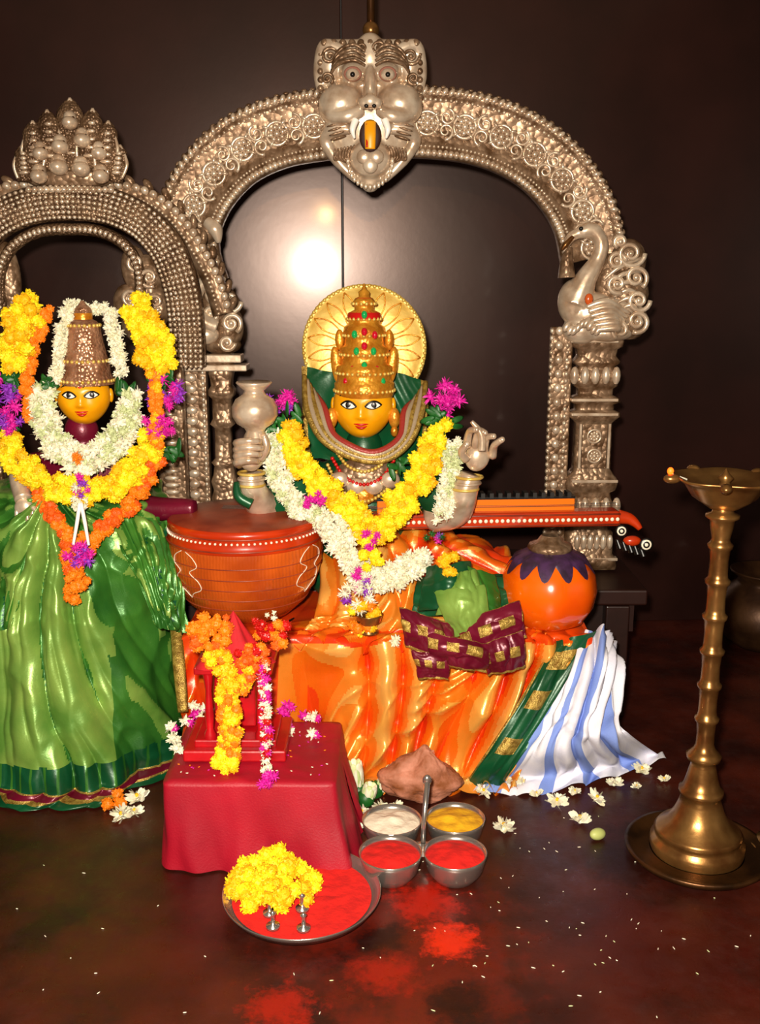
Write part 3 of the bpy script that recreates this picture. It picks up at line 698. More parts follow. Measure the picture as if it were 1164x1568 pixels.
# ================================================================ VEENA
ve=empty('veena',(W(378,950,2.2).x,2.2,.345))
mb=MB(); bc=Vector((W(378,880,2.2).x,2.2,.346))
BP=[(.0005,0),(.06,.002),(.1,.018),(.135,.05),(.158,.09),(.171,.135),(.175,.175),(.172,.205),(.167,.222),(.17,.226),(.17,.236),(.165,.24)]
mb.add(lathe([(r,z) for r,z in BP if z<=.19]+[(.1735,.19)],72),WOODO,Matrix.Translation(bc))
mb.add(lathe([(.1735,.19),(.176,.193),(.174,.205),(.169,.222),(.172,.226),(.172,.236),(.165,.24)],72),NECKM,Matrix.Translation(bc))
mb.add(lathe([(.167,.24),(.16,.244),(.08,.25),(.0005,.252)],72),SOUND,Matrix.Translation(bc))
def br(z):
    for (r0,z0),(r1,z1) in zip(BP,BP[1:]):
        if z0<=z<=z1: return r0+(r1-r0)*(z-z0)/max(1e-6,z1-z0)
    return .17
INL=mat('bone_inlay','#f4ead0',.4)
for k in range(90):
    a=2*pi*k/90; ell(mb,bc+Vector(((br(.215)+.0025)*math.cos(a),(br(.215)+.0025)*math.sin(a),.215)),(.0028,)*3,INL,hi=SPL)
for zz in(.198,.224): mb.add(tube([bc+Vector(((br(zz)+.003)*math.cos(a),(br(zz)+.003)*math.sin(a),zz)) for a in [2*pi*i/72 for i in range(73)]],.0017,6),SOUND)
for zz in(.06,.085,.11,.135,.16): mb.add(tube([bc+Vector(((br(zz)+.0004)*math.cos(a),(br(zz)+.0004)*math.sin(a),zz)) for a in [2*pi*i/72 for i in range(73)]],.0011,6),SOUND)
def inlay(a0):
    for q in(-1,1):
        key=[(.03,.19),(.13,.178),(.17,.16),(.07,.145),(.16,.128),(.18,.108),(.06,.095),(.0,.082)]
        P=[]
        for p in cr([(w,z,0) for w,z in key],30):
            w,z=p[0],p[1]; a=a0+q*w*1.3; P.append(bc+Vector(((br(z)+.0008)*math.cos(a),(br(z)+.0008)*math.sin(a),z)))
        mb.add(tube(P,.0009,6),INL)
for a in(-132,-28,80): inlay(math.radians(a))
mb.build('resonator_bowl',ve)
mb=MB()
nx0=bc.x+.12; e=W(945,812,2.27); e.z=.566
def nk(t): return Vector((nx0+(e.x-nx0)*t, 2.22+(e.y-2.22)*t, .565))
a=nk(0);c=nk(1); d=c-a; ang=math.atan2(d.y,d.x); L=d.length
box(mb,(a+c)/2,(L/2,.026,.018),NECKM,(0,0,ang),bev=.01)
for k in range(58):
    p=nk((k+.5)/58); 
    if k>14: ell(mb,p+Vector((0,-.0265,0)),(.0046,.002,.0046),INL,hi=SPL); 
mb.add(tube([nk(t)+Vector((0,-.025,.012)) for t in(.2,1)],.0022,6),SOUND); mb.add(tube([nk(t)+Vector((0,-.025,-.012)) for t in(.2,1)],.0022,6),SOUND)
UP=mat('neck_top_orange','#f07410',.3,coat=.4); WAX=mat('fret_wax','#14100c',.5)
box(mb,nk(.55)+Vector((0,.012,.03)),(L*.31,.012,.016),UP,(0,0,ang),bev=.003)
box(mb,nk(.55)+Vector((0,.012,.048)),(L*.31,.014,.003),BLACK,(0,0,ang))
for k in range(22): box(mb,nk(.27+.57*k/21)+Vector((0,.012,.054)),(.0045,.016,.006),WAX,(0,0,ang))
for q in(-.012,0,.012): mb.add(tube([bc+Vector((-.05,q,.258)),nk(.1)+Vector((0,q,.03)),nk(1)+Vector((0,q,.03))],.0008,5),STEEL)
P=cr([c,c+Vector((.025,-.004,-.004)),c+Vector((.04,-.01,-.014)),c+Vector((.05,-.016,-.026))],12); mb.add(tube(P,[.018-.001*i for i in range(13)],10),NECKM)
for x,y,r in((952,813,10),(990,834,11)):
    for q,mm3 in((1,BLACK),(.78,INL),(.55,BLACK),(.3,INL)): ev(mb,x,y,2.2-.006*(1-q),r*q,3,r*q,mm3)
for k in range(5): tv(mb,[(945+k*9,826+k*3,2.215),(950+k*9,840+k*3,2.21)],[3.5,5],BLACK,6)
ev(mb,968,828,2.215,14,8,8,NECKM)
mb.build('neck',ve)
mb=MB(); gc=Vector((W(840,905,2.13).x,2.13,.347))
GP=[(.0005,0),(.045,.002),(.08,.02),(.1,.052),(.106,.088),(.1,.122),(.083,.15),(.058,.168),(.03,.176),(.0005,.178)]
mb.add(lathe(GP,60,lobes=8,la=.012),GOURD,Matrix.Translation(gc))
PURP=mat('paint_dark_violet','#2c1a2c',.45,0,.2,60,'#44264c',40)
vs,fs=[],[]
N=96
for i in range(N):
    a=2*pi*i/N; zb=.158-.03*abs(math.sin(a*6))**1.5; rb=[r0+(r1-r0)*(zb-z0)/(z1-z0) for (r0,z0),(r1,z1) in zip(GP,GP[1:]) if z0<=zb<=z1][0]
    for r,z in((rb+.003,zb),(min(rb,.074)+.004,.163),(.05,.176),(.02,.182)): vs.append((r*math.cos(a),r*math.sin(a),z))
for i in range(N):
    for k in range(3): a0=i*4+k; b1=((i+1)%N)*4+k; fs.append((a0,b1,b1+1,a0+1))
mb.add((vs,fs),PURP,Matrix.Translation(gc))
mb.add(lathe([(.046,.176),(.05,.182),(.046,.19),(.03,.196),(.02,.21)],24),SILV,Matrix.Translation(gc))
mb.build('upper_gourd',ve)
# ================================================================ TABLE + CLOTH
tb=empty('offering_table',(0.02,2.25,0))
mb=MB(); box(mb,(.02,2.24,.325),(.43,.145,.016),WOODD,bev=.004)
for x in(-.38,.42):
    for y in(2.13,2.36): box(mb,(x,y,.155),(.02,.02,.155),WOODD)
mb.build('table_frame',tb)
mb=MB()
def tc(x,bx):
    return [Vector((x,2.40,.344)),Vector((x,2.2,.345)),Vector((x,2.10,.345)),Vector((x,2.065,.33)),Vector((x+(bx-x)*.3,2.06,.24)),Vector((x+(bx-x)*.7,2.05,.12)),Vector((bx,2.035,.02)),Vector((bx,2.0,.012))]
cols=[tc(x,b2) for x,b2 in((-.43,-.44),(-.25,-.27),(-.1,-.1),(.05,.02),(.2,.12),(.34,.22),(.46,.3))]
rows=[[c[j] for c in cols] for j in range(8)]
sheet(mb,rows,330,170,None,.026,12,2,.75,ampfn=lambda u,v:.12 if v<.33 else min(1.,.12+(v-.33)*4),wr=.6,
 m3=lambda u,v,h: fold_shade(u,v,h,1.8 if v<.43+.05*nz(u*9,0,3) else (1.2 if u<.2 else -.15)))
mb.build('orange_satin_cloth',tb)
mb=MB()
sheet(mb,[[W(848,985,2.08),W(880,975,2.06),W(915,966,2.08)],[W(815,1040,2.02),W(840,1040,2.015),W(872,1040,2.03)],[W(775,1105,2.0),W(800,1108,1.99),W(830,1110,2.01)],[W(735,1165,1.985),W(760,1168,1.98),W(790,1170,1.985)],[F(708,1202,.01),F(735,1205,.01),F(768,1205,.01)]],24,70,
  lambda u,v: (GBORD if .3<u<.75 and (.1<v<.2 or .32<v<.42 or .58<v<.68) else GRND) if .12<u<.9 else (GBORD if u<.12 else GRND),.005,2,8,.4)
mb.build('green_border_sash',tb)
mb=MB()
stripes=lambda u,v: BCL if int(u*13)%3==1 else WCL
sheet(mb,[[W(885,975,2.12),W(905,968,2.1),W(925,966,2.12),W(940,985,2.18)],
 [W(862,1030,2.05),W(890,1020,2.02),W(925,1015,2.02),W(948,1025,2.08)],
 [W(825,1095,2.03),W(865,1090,1.99),W(905,1090,1.98),W(945,1090,2.05)],
 [W(790,1150,2.0),W(840,1150,1.97),W(900,1140,1.96),W(965,1125,2.0)],
 [F(745,1190,.02),F(840,1185,.03),F(920,1170,.035),F(1005,1150,.02)],
 [F(725,1212,.008),F(830,1212,.01),F(930,1192,.01),F(1020,1165,.008)]],110,70,stripes,.014,5,4,.6,wr=.5)
mb.build('striped_cotton_cloth')
mb=MB()
def panel(pts,D0,m,amp=.003,freq=2,seed=1,bulge=.012,nu=40,nv=36,wr=.5,dv=0):
    rows=[]
    for j in range(5):
        f=j/4; r=[]
        for i in range(5):
            g=i/4
            x=(pts[0][0]*(1-g)+pts[1][0]*g)*(1-f)+(pts[3][0]*(1-g)+pts[2][0]*g)*f
            y=(pts[0][1]*(1-g)+pts[1][1]*g)*(1-f)+(pts[3][1]*(1-g)+pts[2][1]*g)*f
            r.append(W(x,y,D0-bulge*math.sin(pi*g)-bulge*math.sin(pi*min(1,f*1.1))*.8+dv*(1-f)))
        rows.append(r)
    sheet(mb,rows,nu,nv,m,amp,freq,seed,.4,wr=wr)
def marm(f0):
    def f(u,v):
        if v>.93 or v<.04: return GBORD
        if f0<v<f0+.26 and (u*3+.1)%1<.62: return GBORD
        return MAR
    return f
panel([(640,885),(770,880),(790,935),(630,945)],2.10,GRND,.005,3,3,.03,dv=.05)
panel([(655,868),(720,860),(735,925),(640,935)],2.06,GRND,.004,2,4,.03,dv=.04)
panel([(700,862),(756,882),(772,950),(715,930)],2.055,GRN,.004,2,9,.025,dv=.04)
panel([(690,880),(728,872),(742,935),(668,942)],2.03,GRNL,.003,1.5,2,.02,dv=.03)
panel([(665,905),(742,895),(752,968),(692,975)],2.015,GRNL,.003,1.5,6,.02,dv=.02)
panel([(700,955),(795,920),(806,975),(715,1012)],2.0,marm(.3),.004,1.5,5,.02,dv=.02)
panel([(735,988),(800,965),(806,1022),(748,1035)],1.985,marm(.35),.004,1.5,7,.015)
panel([(612,930),(690,955),(700,1015),(622,990)],1.995,marm(.3),.004,1.5,8,.02,dv=.02)
panel([(655,968),(752,988),(745,1030),(660,1015)],1.978,marm(.2),.004,2,12,.02)
panel([(630,995),(690,1003),(686,1040),(642,1038)],1.972,marm(.3),.003,1.5,14,.01)
mb.build('folded_silk_cloth',solid=.004)
# ================================================================ LEFT IDOL
il=empty('goddess_idol',(W(125,1200,2.2).x,2.22,0))
DL=2.22
mb=MB(); fl=W(128,606,DL); face(mb,fl,44*sc(606,DL),math.radians(8)); mb.build('head',il)
mb=MB()
lv(mb,131,DL,[(40,588),(40,578),(36,572),(35,552),(33,548),(30,535),(26,512),(24,498),(20,492),(12,488),(11,482),(14,478),(12,472),(6,466),(2,460)],COPS,36,y0=540)
Xl=W(131,540,DL).x
for y,rr,n in((582,40,30),(552,34,26),(498,24,20)):
    z=W(131,y,DL).z; r=rr*sc(y,DL)
    for k in range(n): a=2*pi*k/n; ell(mb,(Xl+r*math.cos(a),DL+r*math.sin(a),z),(.0042,)*3,GOLDS,hi=SPL)
lv(mb,131,DL,[(14,490),(14,480),(6,468)],GOLD,20,y0=540)
mb.build('crown',il)
mb=MB()
for x,y,rx,rd,rz in((125,660,26,24,30),(125,720,75,40,50),(60,725,34,28,34),(190,725,34,28,34),(125,790,62,40,60)): ev(mb,x,y,DL+.02,rx,rd,rz,MAR,hi=SPH)
tv(mb,[(60,730,DL),(52,790,DL-.05),(60,850,DL-.09)],[26,24,20],MAR,14); tv(mb,[(195,730,DL),(215,775,DL),(300,778,DL-.02)],[24,22,14],MAR,14)
mb.build('torso_blouse',il,remesh=.006,smooth=4)
mb=MB()
tv(mb,[(25,700,DL-.04),(30,740,DL-.07),(36,765,DL-.1)],[15,14,13],SILVS,12)
ev(mb,37,778,DL-.1,15,9,16,SILVS)
ps=sc(780,DL-.1)
for k in range(4): x=26+k*8; finger(mb,W(x,782,DL-.105),[W(x,797,DL-.11),W(x+1,810-abs(k-1)*3,DL-.105)],4*ps,SILVS)
finger(mb,W(49,775,DL-.11),[W(56,785,DL-.115),W(53,796,DL-.12)],4.4*ps,SILVS)
mb.build('hand',il)
mb=MB(); cxs=W(112,1000,2.2).x
rowsS=[(.665,.10,.10),(.635,.18,.155),(.57,.215,.19),(.47,.22,.22),(.33,.225,.25),(.16,.24,.285),(.03,.25,.31),(.004,.265,.34)]
def ringS(v):
    k=v*(len(rowsS)-1); i=min(int(k),len(rowsS)-2); f=k-i
    return [rowsS[i][q]*(1-f)+rowsS[i+1][q]*f for q in range(3)]
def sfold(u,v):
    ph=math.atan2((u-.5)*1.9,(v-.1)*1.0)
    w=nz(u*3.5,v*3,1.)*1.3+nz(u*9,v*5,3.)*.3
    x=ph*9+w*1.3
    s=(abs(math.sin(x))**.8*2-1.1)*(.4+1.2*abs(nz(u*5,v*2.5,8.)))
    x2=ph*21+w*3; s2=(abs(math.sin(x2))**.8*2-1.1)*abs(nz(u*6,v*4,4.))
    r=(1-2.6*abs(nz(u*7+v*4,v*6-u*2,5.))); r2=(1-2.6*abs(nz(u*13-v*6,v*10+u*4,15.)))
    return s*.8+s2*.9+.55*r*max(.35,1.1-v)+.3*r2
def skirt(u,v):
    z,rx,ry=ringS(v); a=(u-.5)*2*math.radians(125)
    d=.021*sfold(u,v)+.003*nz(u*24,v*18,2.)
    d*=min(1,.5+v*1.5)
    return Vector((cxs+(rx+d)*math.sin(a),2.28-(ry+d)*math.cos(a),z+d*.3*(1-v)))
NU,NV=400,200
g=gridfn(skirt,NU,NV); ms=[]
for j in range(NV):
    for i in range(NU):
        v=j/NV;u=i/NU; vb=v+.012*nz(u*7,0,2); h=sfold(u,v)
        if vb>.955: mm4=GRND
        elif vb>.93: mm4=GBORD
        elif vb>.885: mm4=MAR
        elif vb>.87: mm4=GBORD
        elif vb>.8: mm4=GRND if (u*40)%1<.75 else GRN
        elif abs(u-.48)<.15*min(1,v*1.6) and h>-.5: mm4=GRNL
        elif h>.75: mm4=GRNL  # sheen painted on pleat ridges in lighter green
        elif h<-.9: mm4=GRND  # shade painted into pleat creases in darker green
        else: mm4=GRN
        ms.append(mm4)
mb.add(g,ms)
for q,pts in((1,[[(165,800),(210,785),(258,800)],[(190,850),(230,838),(270,850)],[(215,900),(245,898),(280,905)],[(240,960),(262,965),(284,970)]]),(-1,[[(75,800),(40,785),(-5,800)],[(60,850),(30,840),(-12,850)],[(45,905),(15,905),(-20,910)],[(30,960),(0,965),(-25,970)]])):
    Ds=[2.14,2.09,2.055,2.04]
    sheet(mb,[[W(x,y,Ds[j]+(.05 if k==2 else 0)) for k,(x,y) in enumerate(r)] for j,r in enumerate(pts)],60,60,None,.009,3,3+q,1.3,wr=.7,m3=lambda u,v,h:GRNL if h>.8 else GRN if h>-.7 else GRND)  # side drapes: ridge sheen and crease shade painted by fold height
tv(mb,[(268,950,2.1),(274,1020,2.02),(280,1090,1.99)],[9,10,8],GBORD,8,flat=.5)
mb.build('green_saree',il)
mb=MB()
garland(mb,[(72,478,2.2),(52,530,2.18),(42,590,2.16),(45,640,2.15)],13,MG,[ORG],.6,.6,2)
garland(mb,[(200,480,2.2),(222,530,2.18),(235,580,2.16),(240,640,2.15),(240,700,2.13)],13,MG,[ORG,ORG,YEL2],.6,.6,2)
for x0,q in((30,1),(228,-1)): 
    garland(mb,[(x0+q*18,472,2.18),(x0,500,2.16),(x0-q*5,550,2.15)],28,MG,[YEL,YEL,YEL2],.42,.5,4)
garland(mb,[(248,520,2.15),(252,560,2.15)],20,MG,[YEL],.45,.5,3)
garland(mb,[(104,475,2.22),(95,520,2.2),(88,565,2.19),(78,590,2.18)],15,JS,[WHT],.6,.45,2); garland(mb,[(168,480,2.22),(178,525,2.2),(185,570,2.19)],15,JS,[WHT],.6,.45,2)
garland(mb,[(128,468,2.25),(105,470,2.24),(160,472,2.24)],12,JS,[WHT],.6,.45,2)
garland(mb,[(68,605,2.17),(70,645,2.14),(92,685,2.11),(130,705,2.1),(168,688,2.11),(192,650,2.14),(200,615,2.17)],24,JS,[WHT,WHT,WHT,WHTG],.48,.4,5)
garland(mb,[(12,680,2.15),(45,720,2.12),(90,745,2.09),(135,752,2.08),(180,738,2.09),(212,705,2.12),(232,675,2.15)],24,MG,[YEL,YEL,YEL2],.46,.5,3)
garland(mb,[(55,740,2.14),(75,780,2.11),(100,820,2.07),(112,865,2.03),(113,910,2.0)],17,MG,[ORG,ORG,ORG2],.55,.55,2)
garland(mb,[(240,705,2.14),(218,750,2.12),(185,790,2.09),(150,818,2.06),(130,835,2.05)],17,MG,[ORG,ORG,ORG2],.55,.55,2)
cluster(mb,8,600,2.17,22,12,.45,AS,[PNK,PUR]); cluster(mb,14,640,2.15,22,12,.45,AS,[PNK,PUR]); cluster(mb,250,600,2.17,26,18,.42,AS,[PNK,PUR]); cluster(mb,243,650,2.14,22,14,.42,AS,[PNK])
cluster(mb,122,770,2.05,12,8,.5,JS,[WHT]); cluster(mb,122,745,2.05,16,8,.5,AS,[PUR,WHT,PNK]); cluster(mb,125,848,2.0,22,12,.45,AS,[PUR,PNK]); cluster(mb,118,890,1.98,17,9,.5,MG,[ORG])
cluster(mb,120,700,2.07,10,5,.6,AS,[PNK,ORG])
tv(mb,[(122,770,2.03),(118,800,2.02),(112,835,2.0)],[3,3,2],WHITE); tv(mb,[(124,770,2.03),(130,800,2.02),(136,835,2.0)],[3,3,2],WHITE)
for x,y in((15,575),(30,585),(262,570),(240,580),(75,590),(190,600),(10,660),(262,690)): leaves(mb,x,y,2.17,6,15)
mb.build('flower_garland')
# ================================================================ RED STOOL
st=empty('red_cloth_stool',(-.25,1.85,0))
mb=MB()
x0,x1,y0,y1,zt=-.405,-.085,1.715,1.985,.185
box(mb,((x0+x1)/2,(y0+y1)/2,.09),((x1-x0)/2-.008,(y1-y0)/2-.008,.09),WOODD,bev=.004)
def ringpt(a,grow,z):
    cx,cy=(x0+x1)/2,(y0+y1)/2; hx_,hy_=(x1-x0)/2+grow,(y1-y0)/2+grow
    c_,s_=math.cos(a),math.sin(a); n=24
    q=(abs(c_)**n+abs(s_)**n)**(-1/n)
    return Vector((cx+hx_*q*c_,cy+hy_*q*s_,z))
def cloth(u,v):
    a=2*pi*u
    if v<.3: 
        f=v/.3; return ringpt(a,-.001,zt).lerp(Vector(((x0+x1)/2,(y0+y1)/2,zt+.001)),1-f)+Vector((0,0,.003*noise.noise(Vector((math.cos(a)*5*f,math.sin(a)*5*f,3)))))
    f=(v-.3)/.7
    fold=math.sin(a*11+2*math.sin(a*3))*.004*f+.012*f*noise.noise(Vector((a*5,f*1.5,0)))
    right=max(0,math.cos(a))**2*.04*f
    return ringpt(a,.003+.006*f+fold+right,zt-.003-(zt-.007)*f)
mb.add(gridfn(cloth,300,50),REDC)
mb.build('red_cloth',st)
ms_=empty('flower_decked_miniature_shrine',(-.27,1.87,.187))
mb=MB()
REDP=mat('red_lacquer','#c40c18',.35,0,.1,60,'#a00812',20,coat=.2)
REDF=mat('red_felt','#d0101c',.8,0,.3,80,'#b00c18',20)
bx=W(367,1120,1.87).x
box(mb,(bx,1.87,.2),(.1,.08,.012),REDP,bev=.004)
box(mb,(bx,1.87,.218),(.08,.062,.008),REDP,bev=.003)
for q in(-1,1):
    for y in(1.82,1.92): mb.add(lathe([(.012,0),(.012,.01),(.007,.02),(.009,.05),(.006,.1),(.01,.13),(.012,.14)],14),REDP,Matrix.Translation((bx+q*.05,y,.225)))
box(mb,(bx,1.89,.3),(.035,.03,.07),REDP,bev=.004)
box(mb,(bx,1.87,.37),(.075,.065,.008),REDP,bev=.003)
mb.add(lathe([(.072,.376),(.06,.39),(.045,.405),(.034,.425),(.018,.45),(.01,.465),(.0005,.48)],36,lobes=7,la=.12),REDF,Matrix.Translation((bx,1.84,0)))
mb.build('shrine_frame',ms_)
mb=MB()
cluster(mb,322,972,1.8,28,26,.38,MG,[ORG,ORG,ORG2]); cluster(mb,418,966,1.81,24,20,.38,MG,[ORG,ORG2,RED])
cluster(mb,340,955,1.8,15,8,.4,MG,[ORG,ORG2]); cluster(mb,385,1000,1.77,22,14,.36,MG,[ORG2,ORG,RED])
cluster(mb,390,962,1.79,12,8,.45,AS,[RED]); cluster(mb,325,1010,1.79,14,8,.45,MG,[ORG])
garland(mb,[(330,1000,1.79),(345,1030,1.775),(352,1080,1.76),(352,1130,1.76),(346,1165,1.755)],20,MG,[YEL,ORG,YEL2],.46,.5,3)
garland(mb,[(395,1000,1.79),(375,1035,1.78),(365,1060,1.78)],20,MG,[ORG,YEL2,ORG2],.5,.5,2)
cluster(mb,346,1168,1.75,19,10,.5,MG,[YEL]); 
garland(mb,[(402,1010,1.78),(406,1060,1.77),(408,1110,1.76),(408,1160,1.755)],11,JS,[WHT,WHT,PNK,RED],.65,.5,2)
cluster(mb,408,1195,1.7,14,8,.6,AS,[PNK]); cluster(mb,410,1180,1.71,8,4,.8,JS,[WHT]); cluster(mb,415,940,1.8,8,3,.6,JS,[WHT])
mb.build('shrine_flowers',ms_)
mb=MB()
for x,y in((300,1098),(285,1108),(262,1118),(312,1090),(432,1095),(465,1100),(480,1102),(440,1120),(420,1105),(478,1128),(265,1135),(270,1150),(295,1085),(440,1085)):
    p=F(x,y,.19); p.z=.197; flower(mb,p,.014,JS,R.choice([WHT,WHT,PNK])); flower(mb,p+Vector((.01,-.004,-.002)),.01,JS,R.choice([WHT,PNK]))
for k in range(60):
    p=Vector((R.uniform(-.39,-.1),R.uniform(1.73,1.97),.189)); ell(mb,p,(.003,.0015,.001),R.choice([WHT,ORG,PNK]),(0,0,R.uniform(0,3)),SPL)
mb.build('loose_petals_on_stool',st)
# ================================================================ PLATE, CUPS
mb=MB(); pc=F(463,1388); pr=.142
mb.add(lathe([(.0005,.0),(.045,0),(.05,.0),(.05,.014),(.06,.017),(pr*.93,.018),(pr*.985,.034),(pr,.036),(pr,.033),(pr*.9,.0145),(.05,.012)],72),STEEL,Matrix.Translation(pc))
mb.add(lathe([(pr*.96,.026),(pr*.9,.02),(.0005,.021)],64),STEEL,Matrix.Translation(pc))
mb.build('steel_plate')
mb=MB(); g=gridfn(lambda u,v:Vector((pc.x+pr*.88*(1-v)*math.cos(2*pi*u),pc.y+pr*.88*(1-v)*math.sin(2*pi*u),pc.z+.0215+.006*abs(noise.noise(Vector((math.cos(2*pi*u)*(1-v)*4,math.sin(2*pi*u)*(1-v)*4,2))))*min(1,v*4))),64,20)
mb.add(g,KUM); mb.build('kumkum_powder_on_plate')
mb=MB()
for k in range(110):
    x=R.uniform(354,486); y=R.uniform(1325,1398)
    if ((x-420)/68)**2+((y-1362)/38)**2>1: continue
    p=F(x,y,.03); p.z=pc.z+.034+R.uniform(.0,.03)*(1-((x-420)/70)**2)
    flower(mb,p,R.uniform(.012,.018),MG,R.choice([YEL,YEL,YEL2]))
mb.build('marigold_heap')
mb=MB()
for x,y in((413,1395),(463,1388),(418,1415),(465,1418)):
    p=F(x,y,.03); mb.add(lathe([(.0005,0),(.012,0),(.012,.005),(.0035,.007),(.0035,.024),(.006,.028),(.0005,.032)],20),STEEL,Matrix.Translation((p.x,p.y,pc.z+.024)))
mb.build('steel_incense_holder')
mb=MB()
cup=[(.0005,0),(.036,0),(.04,.003),(.052,.02),(.058,.045),(.06,.054),(.0585,.0545),(.055,.045),(.05,.03)]
cc=[(F(598,1303,.055),KUM),(F(697,1303,.055),KUM),(F(600,1253,.055),RICE),(F(697,1250,.055),HALD)]
for p,mm5 in cc:
    M=Matrix.Translation((p.x,p.y,.0)); mb.add(lathe(cup,48),STEEL,M)
    g=gridfn(lambda u,v:Vector((.0565*(1-v)*math.cos(2*pi*u),.0565*(1-v)*math.sin(2*pi*u),.044+.012*v**.7+.004*noise.noise(Vector((math.cos(2*pi*u)*(1-v)*3+p.x*9,math.sin(2*pi*u)*(1-v)*3,p.y*7)))*min(1,v*5))),48,14)
    mb.add(g,mm5,M)
m0=sum((p for p,_ in cc),Vector())/4
mb.add(tube([Vector((m0.x,m0.y,.01)),Vector((m0.x+.001,m0.y+.005,.07)),Vector((m0.x+.008,m0.y+.03,.15))],[.006,.0045,.0065],10),STEEL)
ell(mb,(m0.x+.008,m0.y+.031,.152),(.009,.007,.012),STEEL)
box(mb,(m0.x,m0.y,.03),(.03,.004,.006),STEEL); box(mb,(m0.x,m0.y,.03),(.004,.03,.006),STEEL)
mb.build('four_cup_kumkum_holder')
mb=MB(); p=F(645,1230)
vs,fs=sph(90,60); out=[]
for v in vs:
    v=Vector(v); 
    fac=.06*abs(noise.noise(v*5))+.16*noise.noise(v*1.7+Vector((3,0,0)))+.035*abs(noise.noise(v*14))
    z=v.z*(1-.0) if v.z<0 else v.z*(1+.55*math.exp(-((v.x-.12)/.28)**2)-.15*abs(v.x))
    q=1-fac*1.3
    out.append((v.x*.088*q*(1-.12*max(0,v.z)),v.y*.046*q,z*.055*q))
mb.add((out,fs),COCO,Matrix.Translation((p.x,p.y+.02,.048))@Matrix.Rotation(.06,4,'Y'))
for k in range(26):   # fibres
    a=R.uniform(0,pi); c0=Vector((p.x+.008,p.y+.015,.085)); mb.add(tube([c0+Vector((R.uniform(-.03,.03),R.uniform(-.02,.01),-.01)),c0+Vector((R.uniform(-.015,.02),-.005,.035))],[.002,.0006],5),COCO)
mb.build('coconut')
mb=MB(); LB=mat('lotus_bud_pale','#e0e8b0',.5,0,.1,60,'#9cb868',30,sss=.1)
for x,y,lean,l in((549,1222,-.1,.085),(575,1220,.55,.075),(560,1234,.25,.05)):
    p=F(x,y); 
    for k in range(7):
        a=2*pi*k/7; M=Matrix.Translation((p.x,p.y,.004))@Matrix.Rotation(lean,4,'Y')@Matrix.Rotation(a,4,'Z')@Matrix.Translation((.008,0,l/2))@Matrix.Rotation(.15,4,'Y')@Matrix.Diagonal((.006,.014,l/2,1))
        mb.add(SP,LB if k%2 else WHT,M)
    ell(mb,(p.x,p.y,.018),(.02,.02,.02),LEAF)
mb.build('lotus_buds')
mb=MB()
for x,y,r in((852,1235,.024),(880,1218,.016),(912,1230,.022),(888,1264,.024),(940,1206,.02),(982,1186,.022),(1018,1198,.014),(770,1277,.026),(752,1208,.026),(775,1205,.026),(800,1207,.022),(740,1218,.02),(605,1242,.018),(585,1242,.018),(556,1250,.018),(548,1272,.014),(190,1257,.026),(212,1230,.026),(175,1212,.018),(205,1250,.02),(822,1222,.016),(975,1208,.012)):
    r*=1.15; p=F(x,y); M=Matrix.Translation((p.x,p.y,r*.35))@Euler((R.uniform(-.4,.4),R.uniform(-.4,.4),R.uniform(0,6))).to_matrix().to_4x4()@Matrix.Scale(r,4)
    mb.add(FLW,WHT,M,smooth=False); mb.add(FLW,WHT,M@Matrix.Rotation(.4,4,'Z')@Matrix.Scale(.8,4)@Matrix.Translation((0,0,.25)),smooth=False); mb.add(SPL,YEL2,M@Matrix.Translation((0,0,.35))@Matrix.Scale(.16,4))
for x,y in((180,1225),(165,1240),(185,1238)): flower(mb,F(x,y)+Vector((0,0,.014)),.015,MG,ORG)
p=F(915,1285); ell(mb,(p.x,p.y,.012),(.02,.012,.012),mat('green_bud','#b8c070',.5),(0,.2,.6))
mb.build('scattered_jasmine_flowers')
mb=MB()
for k in range(110):
    x=R.uniform(10,1150) if k%3==0 else R.gauss(800,150); y=R.uniform(1215,1560) if k%3==0 else R.uniform(1250,1500)
    p=F(x,y)
    if p.x<-.06 and p.x>-.45 and p.y>1.68: continue
    if (p-pc).length<.16 or abs(p.x)>1.8: continue
    l=R.uniform(.0012,.0042); ell(mb,(p.x,p.y,.001),(l,.0009,.0009),R.choice([WHT,WHTG,RICE]),(0,0,R.uniform(0,3)),SPL)
mb.build('rice_grains_on_floor')
# ================================================================ BRASS LAMP
mb=MB(); lb=F(1066,1308)
mb.add(lathe([(.0005,0),(.11,0),(.128,.004),(.137,.014),(.138,.02),(.13,.02),(.118,.012),(.09,.012)],64),BRASSD,Matrix.Translation(lb))
lp=[(.088,.012),(.09,.02),(.09,.034),(.082,.04),(.08,.048),(.084,.052),(.078,.06),(.058,.075),(.047,.095),(.04,.115),(.036,.13),(.042,.134),(.042,.142),(.035,.147),(.03,.165),(.024,.19),(.022,.2),(.031,.205),(.033,.214),(.024,.222),(.02,.228)]
z=.228
for k in range(6):
    lp+= [(.017,z+.008),(.0165,z+.03),(.0185,z+.052),(.022,z+.056),(.023,z+.062),(.018,z+.067)]; z+=.068
lp+= [(.016,z+.005),(.02,z+.025),(.022,z+.04),(.03,z+.045),(.03,z+.05),(.02,z+.054),(.018,z+.06)]
z+=.06
mb.add(lathe(lp,44),BRASS,Matrix.Translation(lb))
mb.add(lathe([(.018,z),(.03,z+.004),(.055,z+.02),(.068,z+.04),(.078,z+.05),(.092,z+.056),(.094,z+.06),(.088,z+.06),(.07,z+.052),(.03,z+.042),(.0005,z+.04)],60,lobes=5,la=.06),BRASS,Matrix.Translation(lb))
for k in range(5):
    a=2*pi*k/5+pi; c=lb+Vector((.096*math.cos(a),.096*math.sin(a),z+.056)); ell(mb,c,(.016,.011,.009),BRASS,(0,0,a))
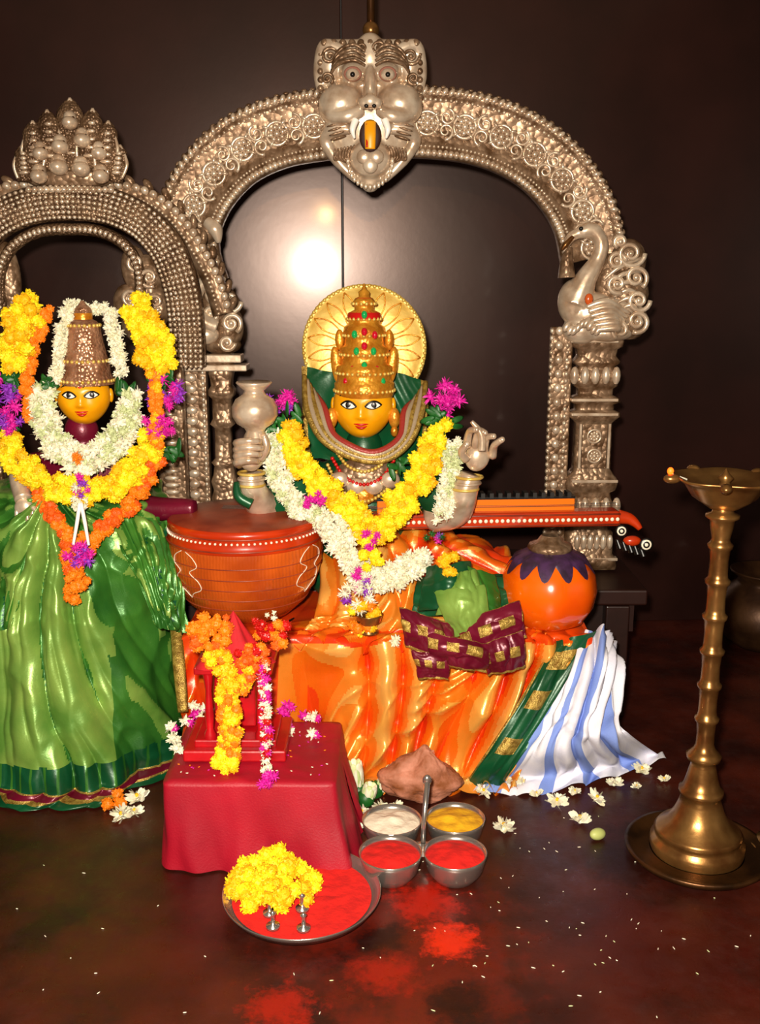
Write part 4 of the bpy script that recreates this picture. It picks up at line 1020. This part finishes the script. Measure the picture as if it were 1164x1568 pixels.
c=lb+Vector((0,0,z))
mb.add(lathe([(.012,.04),(.008,.05),(.014,.058),(.006,.066),(.0005,.075)],20),BRASS,Matrix.Translation(c))
EMB=mat('ember','#ff5a10',.5,emit=3)
ell(mb,lb+Vector((-.1,0,z+.07)),(.006,.006,.007),EMB,hi=SPL)
mb.add(tube([lb+Vector((-.07,0,z+.054)),lb+Vector((-.1,0,z+.064))],.003,6),WHT)
mb.build('brass_oil_lamp')
mb=MB(); p=W(1172,930,2.94)
mb.add(lathe([(.0005,0),(.08,0),(.12,.03),(.15,.08),(.155,.12),(.13,.17),(.09,.2),(.085,.215),(.11,.235),(.112,.24),(.1,.24),(.075,.215),(.0005,.2)],48),mat('tarnished_copper','#5a3c24',.4,.6,.3,30,'#341e10',10),Matrix.Translation((p.x,2.94,0)))
mb.build('copper_water_pot')
mb=MB(); p=F(1185,1300)
mb.add(lathe([(.0005,0),(.04,0),(.05,.006),(.045,.012),(.03,.016),(.034,.024),(.0005,.026)],30),BRASS,Matrix.Translation((p.x,p.y,0))); mb.build('brass_dish')
# ================================================================ LIGHTS, WORLD, CAMERA
def pt(name,loc,e,r,c):
    l=bpy.data.lights.new(name,'POINT'); l.energy=e; l.shadow_soft_size=r; l.color=c
    o=bpy.data.objects.new(name,l); bpy.context.scene.collection.objects.link(o); o.location=loc
pt('camera_flash',(-.06,-.02,1.19),290,.03,(1,.92,.79))
pt('ceiling_bulb',(.02,-.3,1.5),22,.02,(1,.55,.2))
w=bpy.data.worlds.new('dim_room'); bpy.context.scene.world=w; w.use_nodes=True
w.node_tree.nodes['Background'].inputs[0].default_value=(1,.66,.42,1); w.node_tree.nodes['Background'].inputs[1].default_value=.18
cd=bpy.data.cameras.new('camera'); co=bpy.data.objects.new('camera',cd); bpy.context.scene.collection.objects.link(co)
co.location=(0,0,H); co.rotation_euler=(pi/2-PITCH,0,0)
cd.sensor_fit='VERTICAL'; cd.sensor_height=24; cd.lens=24*FPX/1600; cd.clip_start=.05
bpy.context.scene.camera=co
try: bpy.context.scene.view_settings.view_transform='Standard'
except Exception as ex: print(ex)
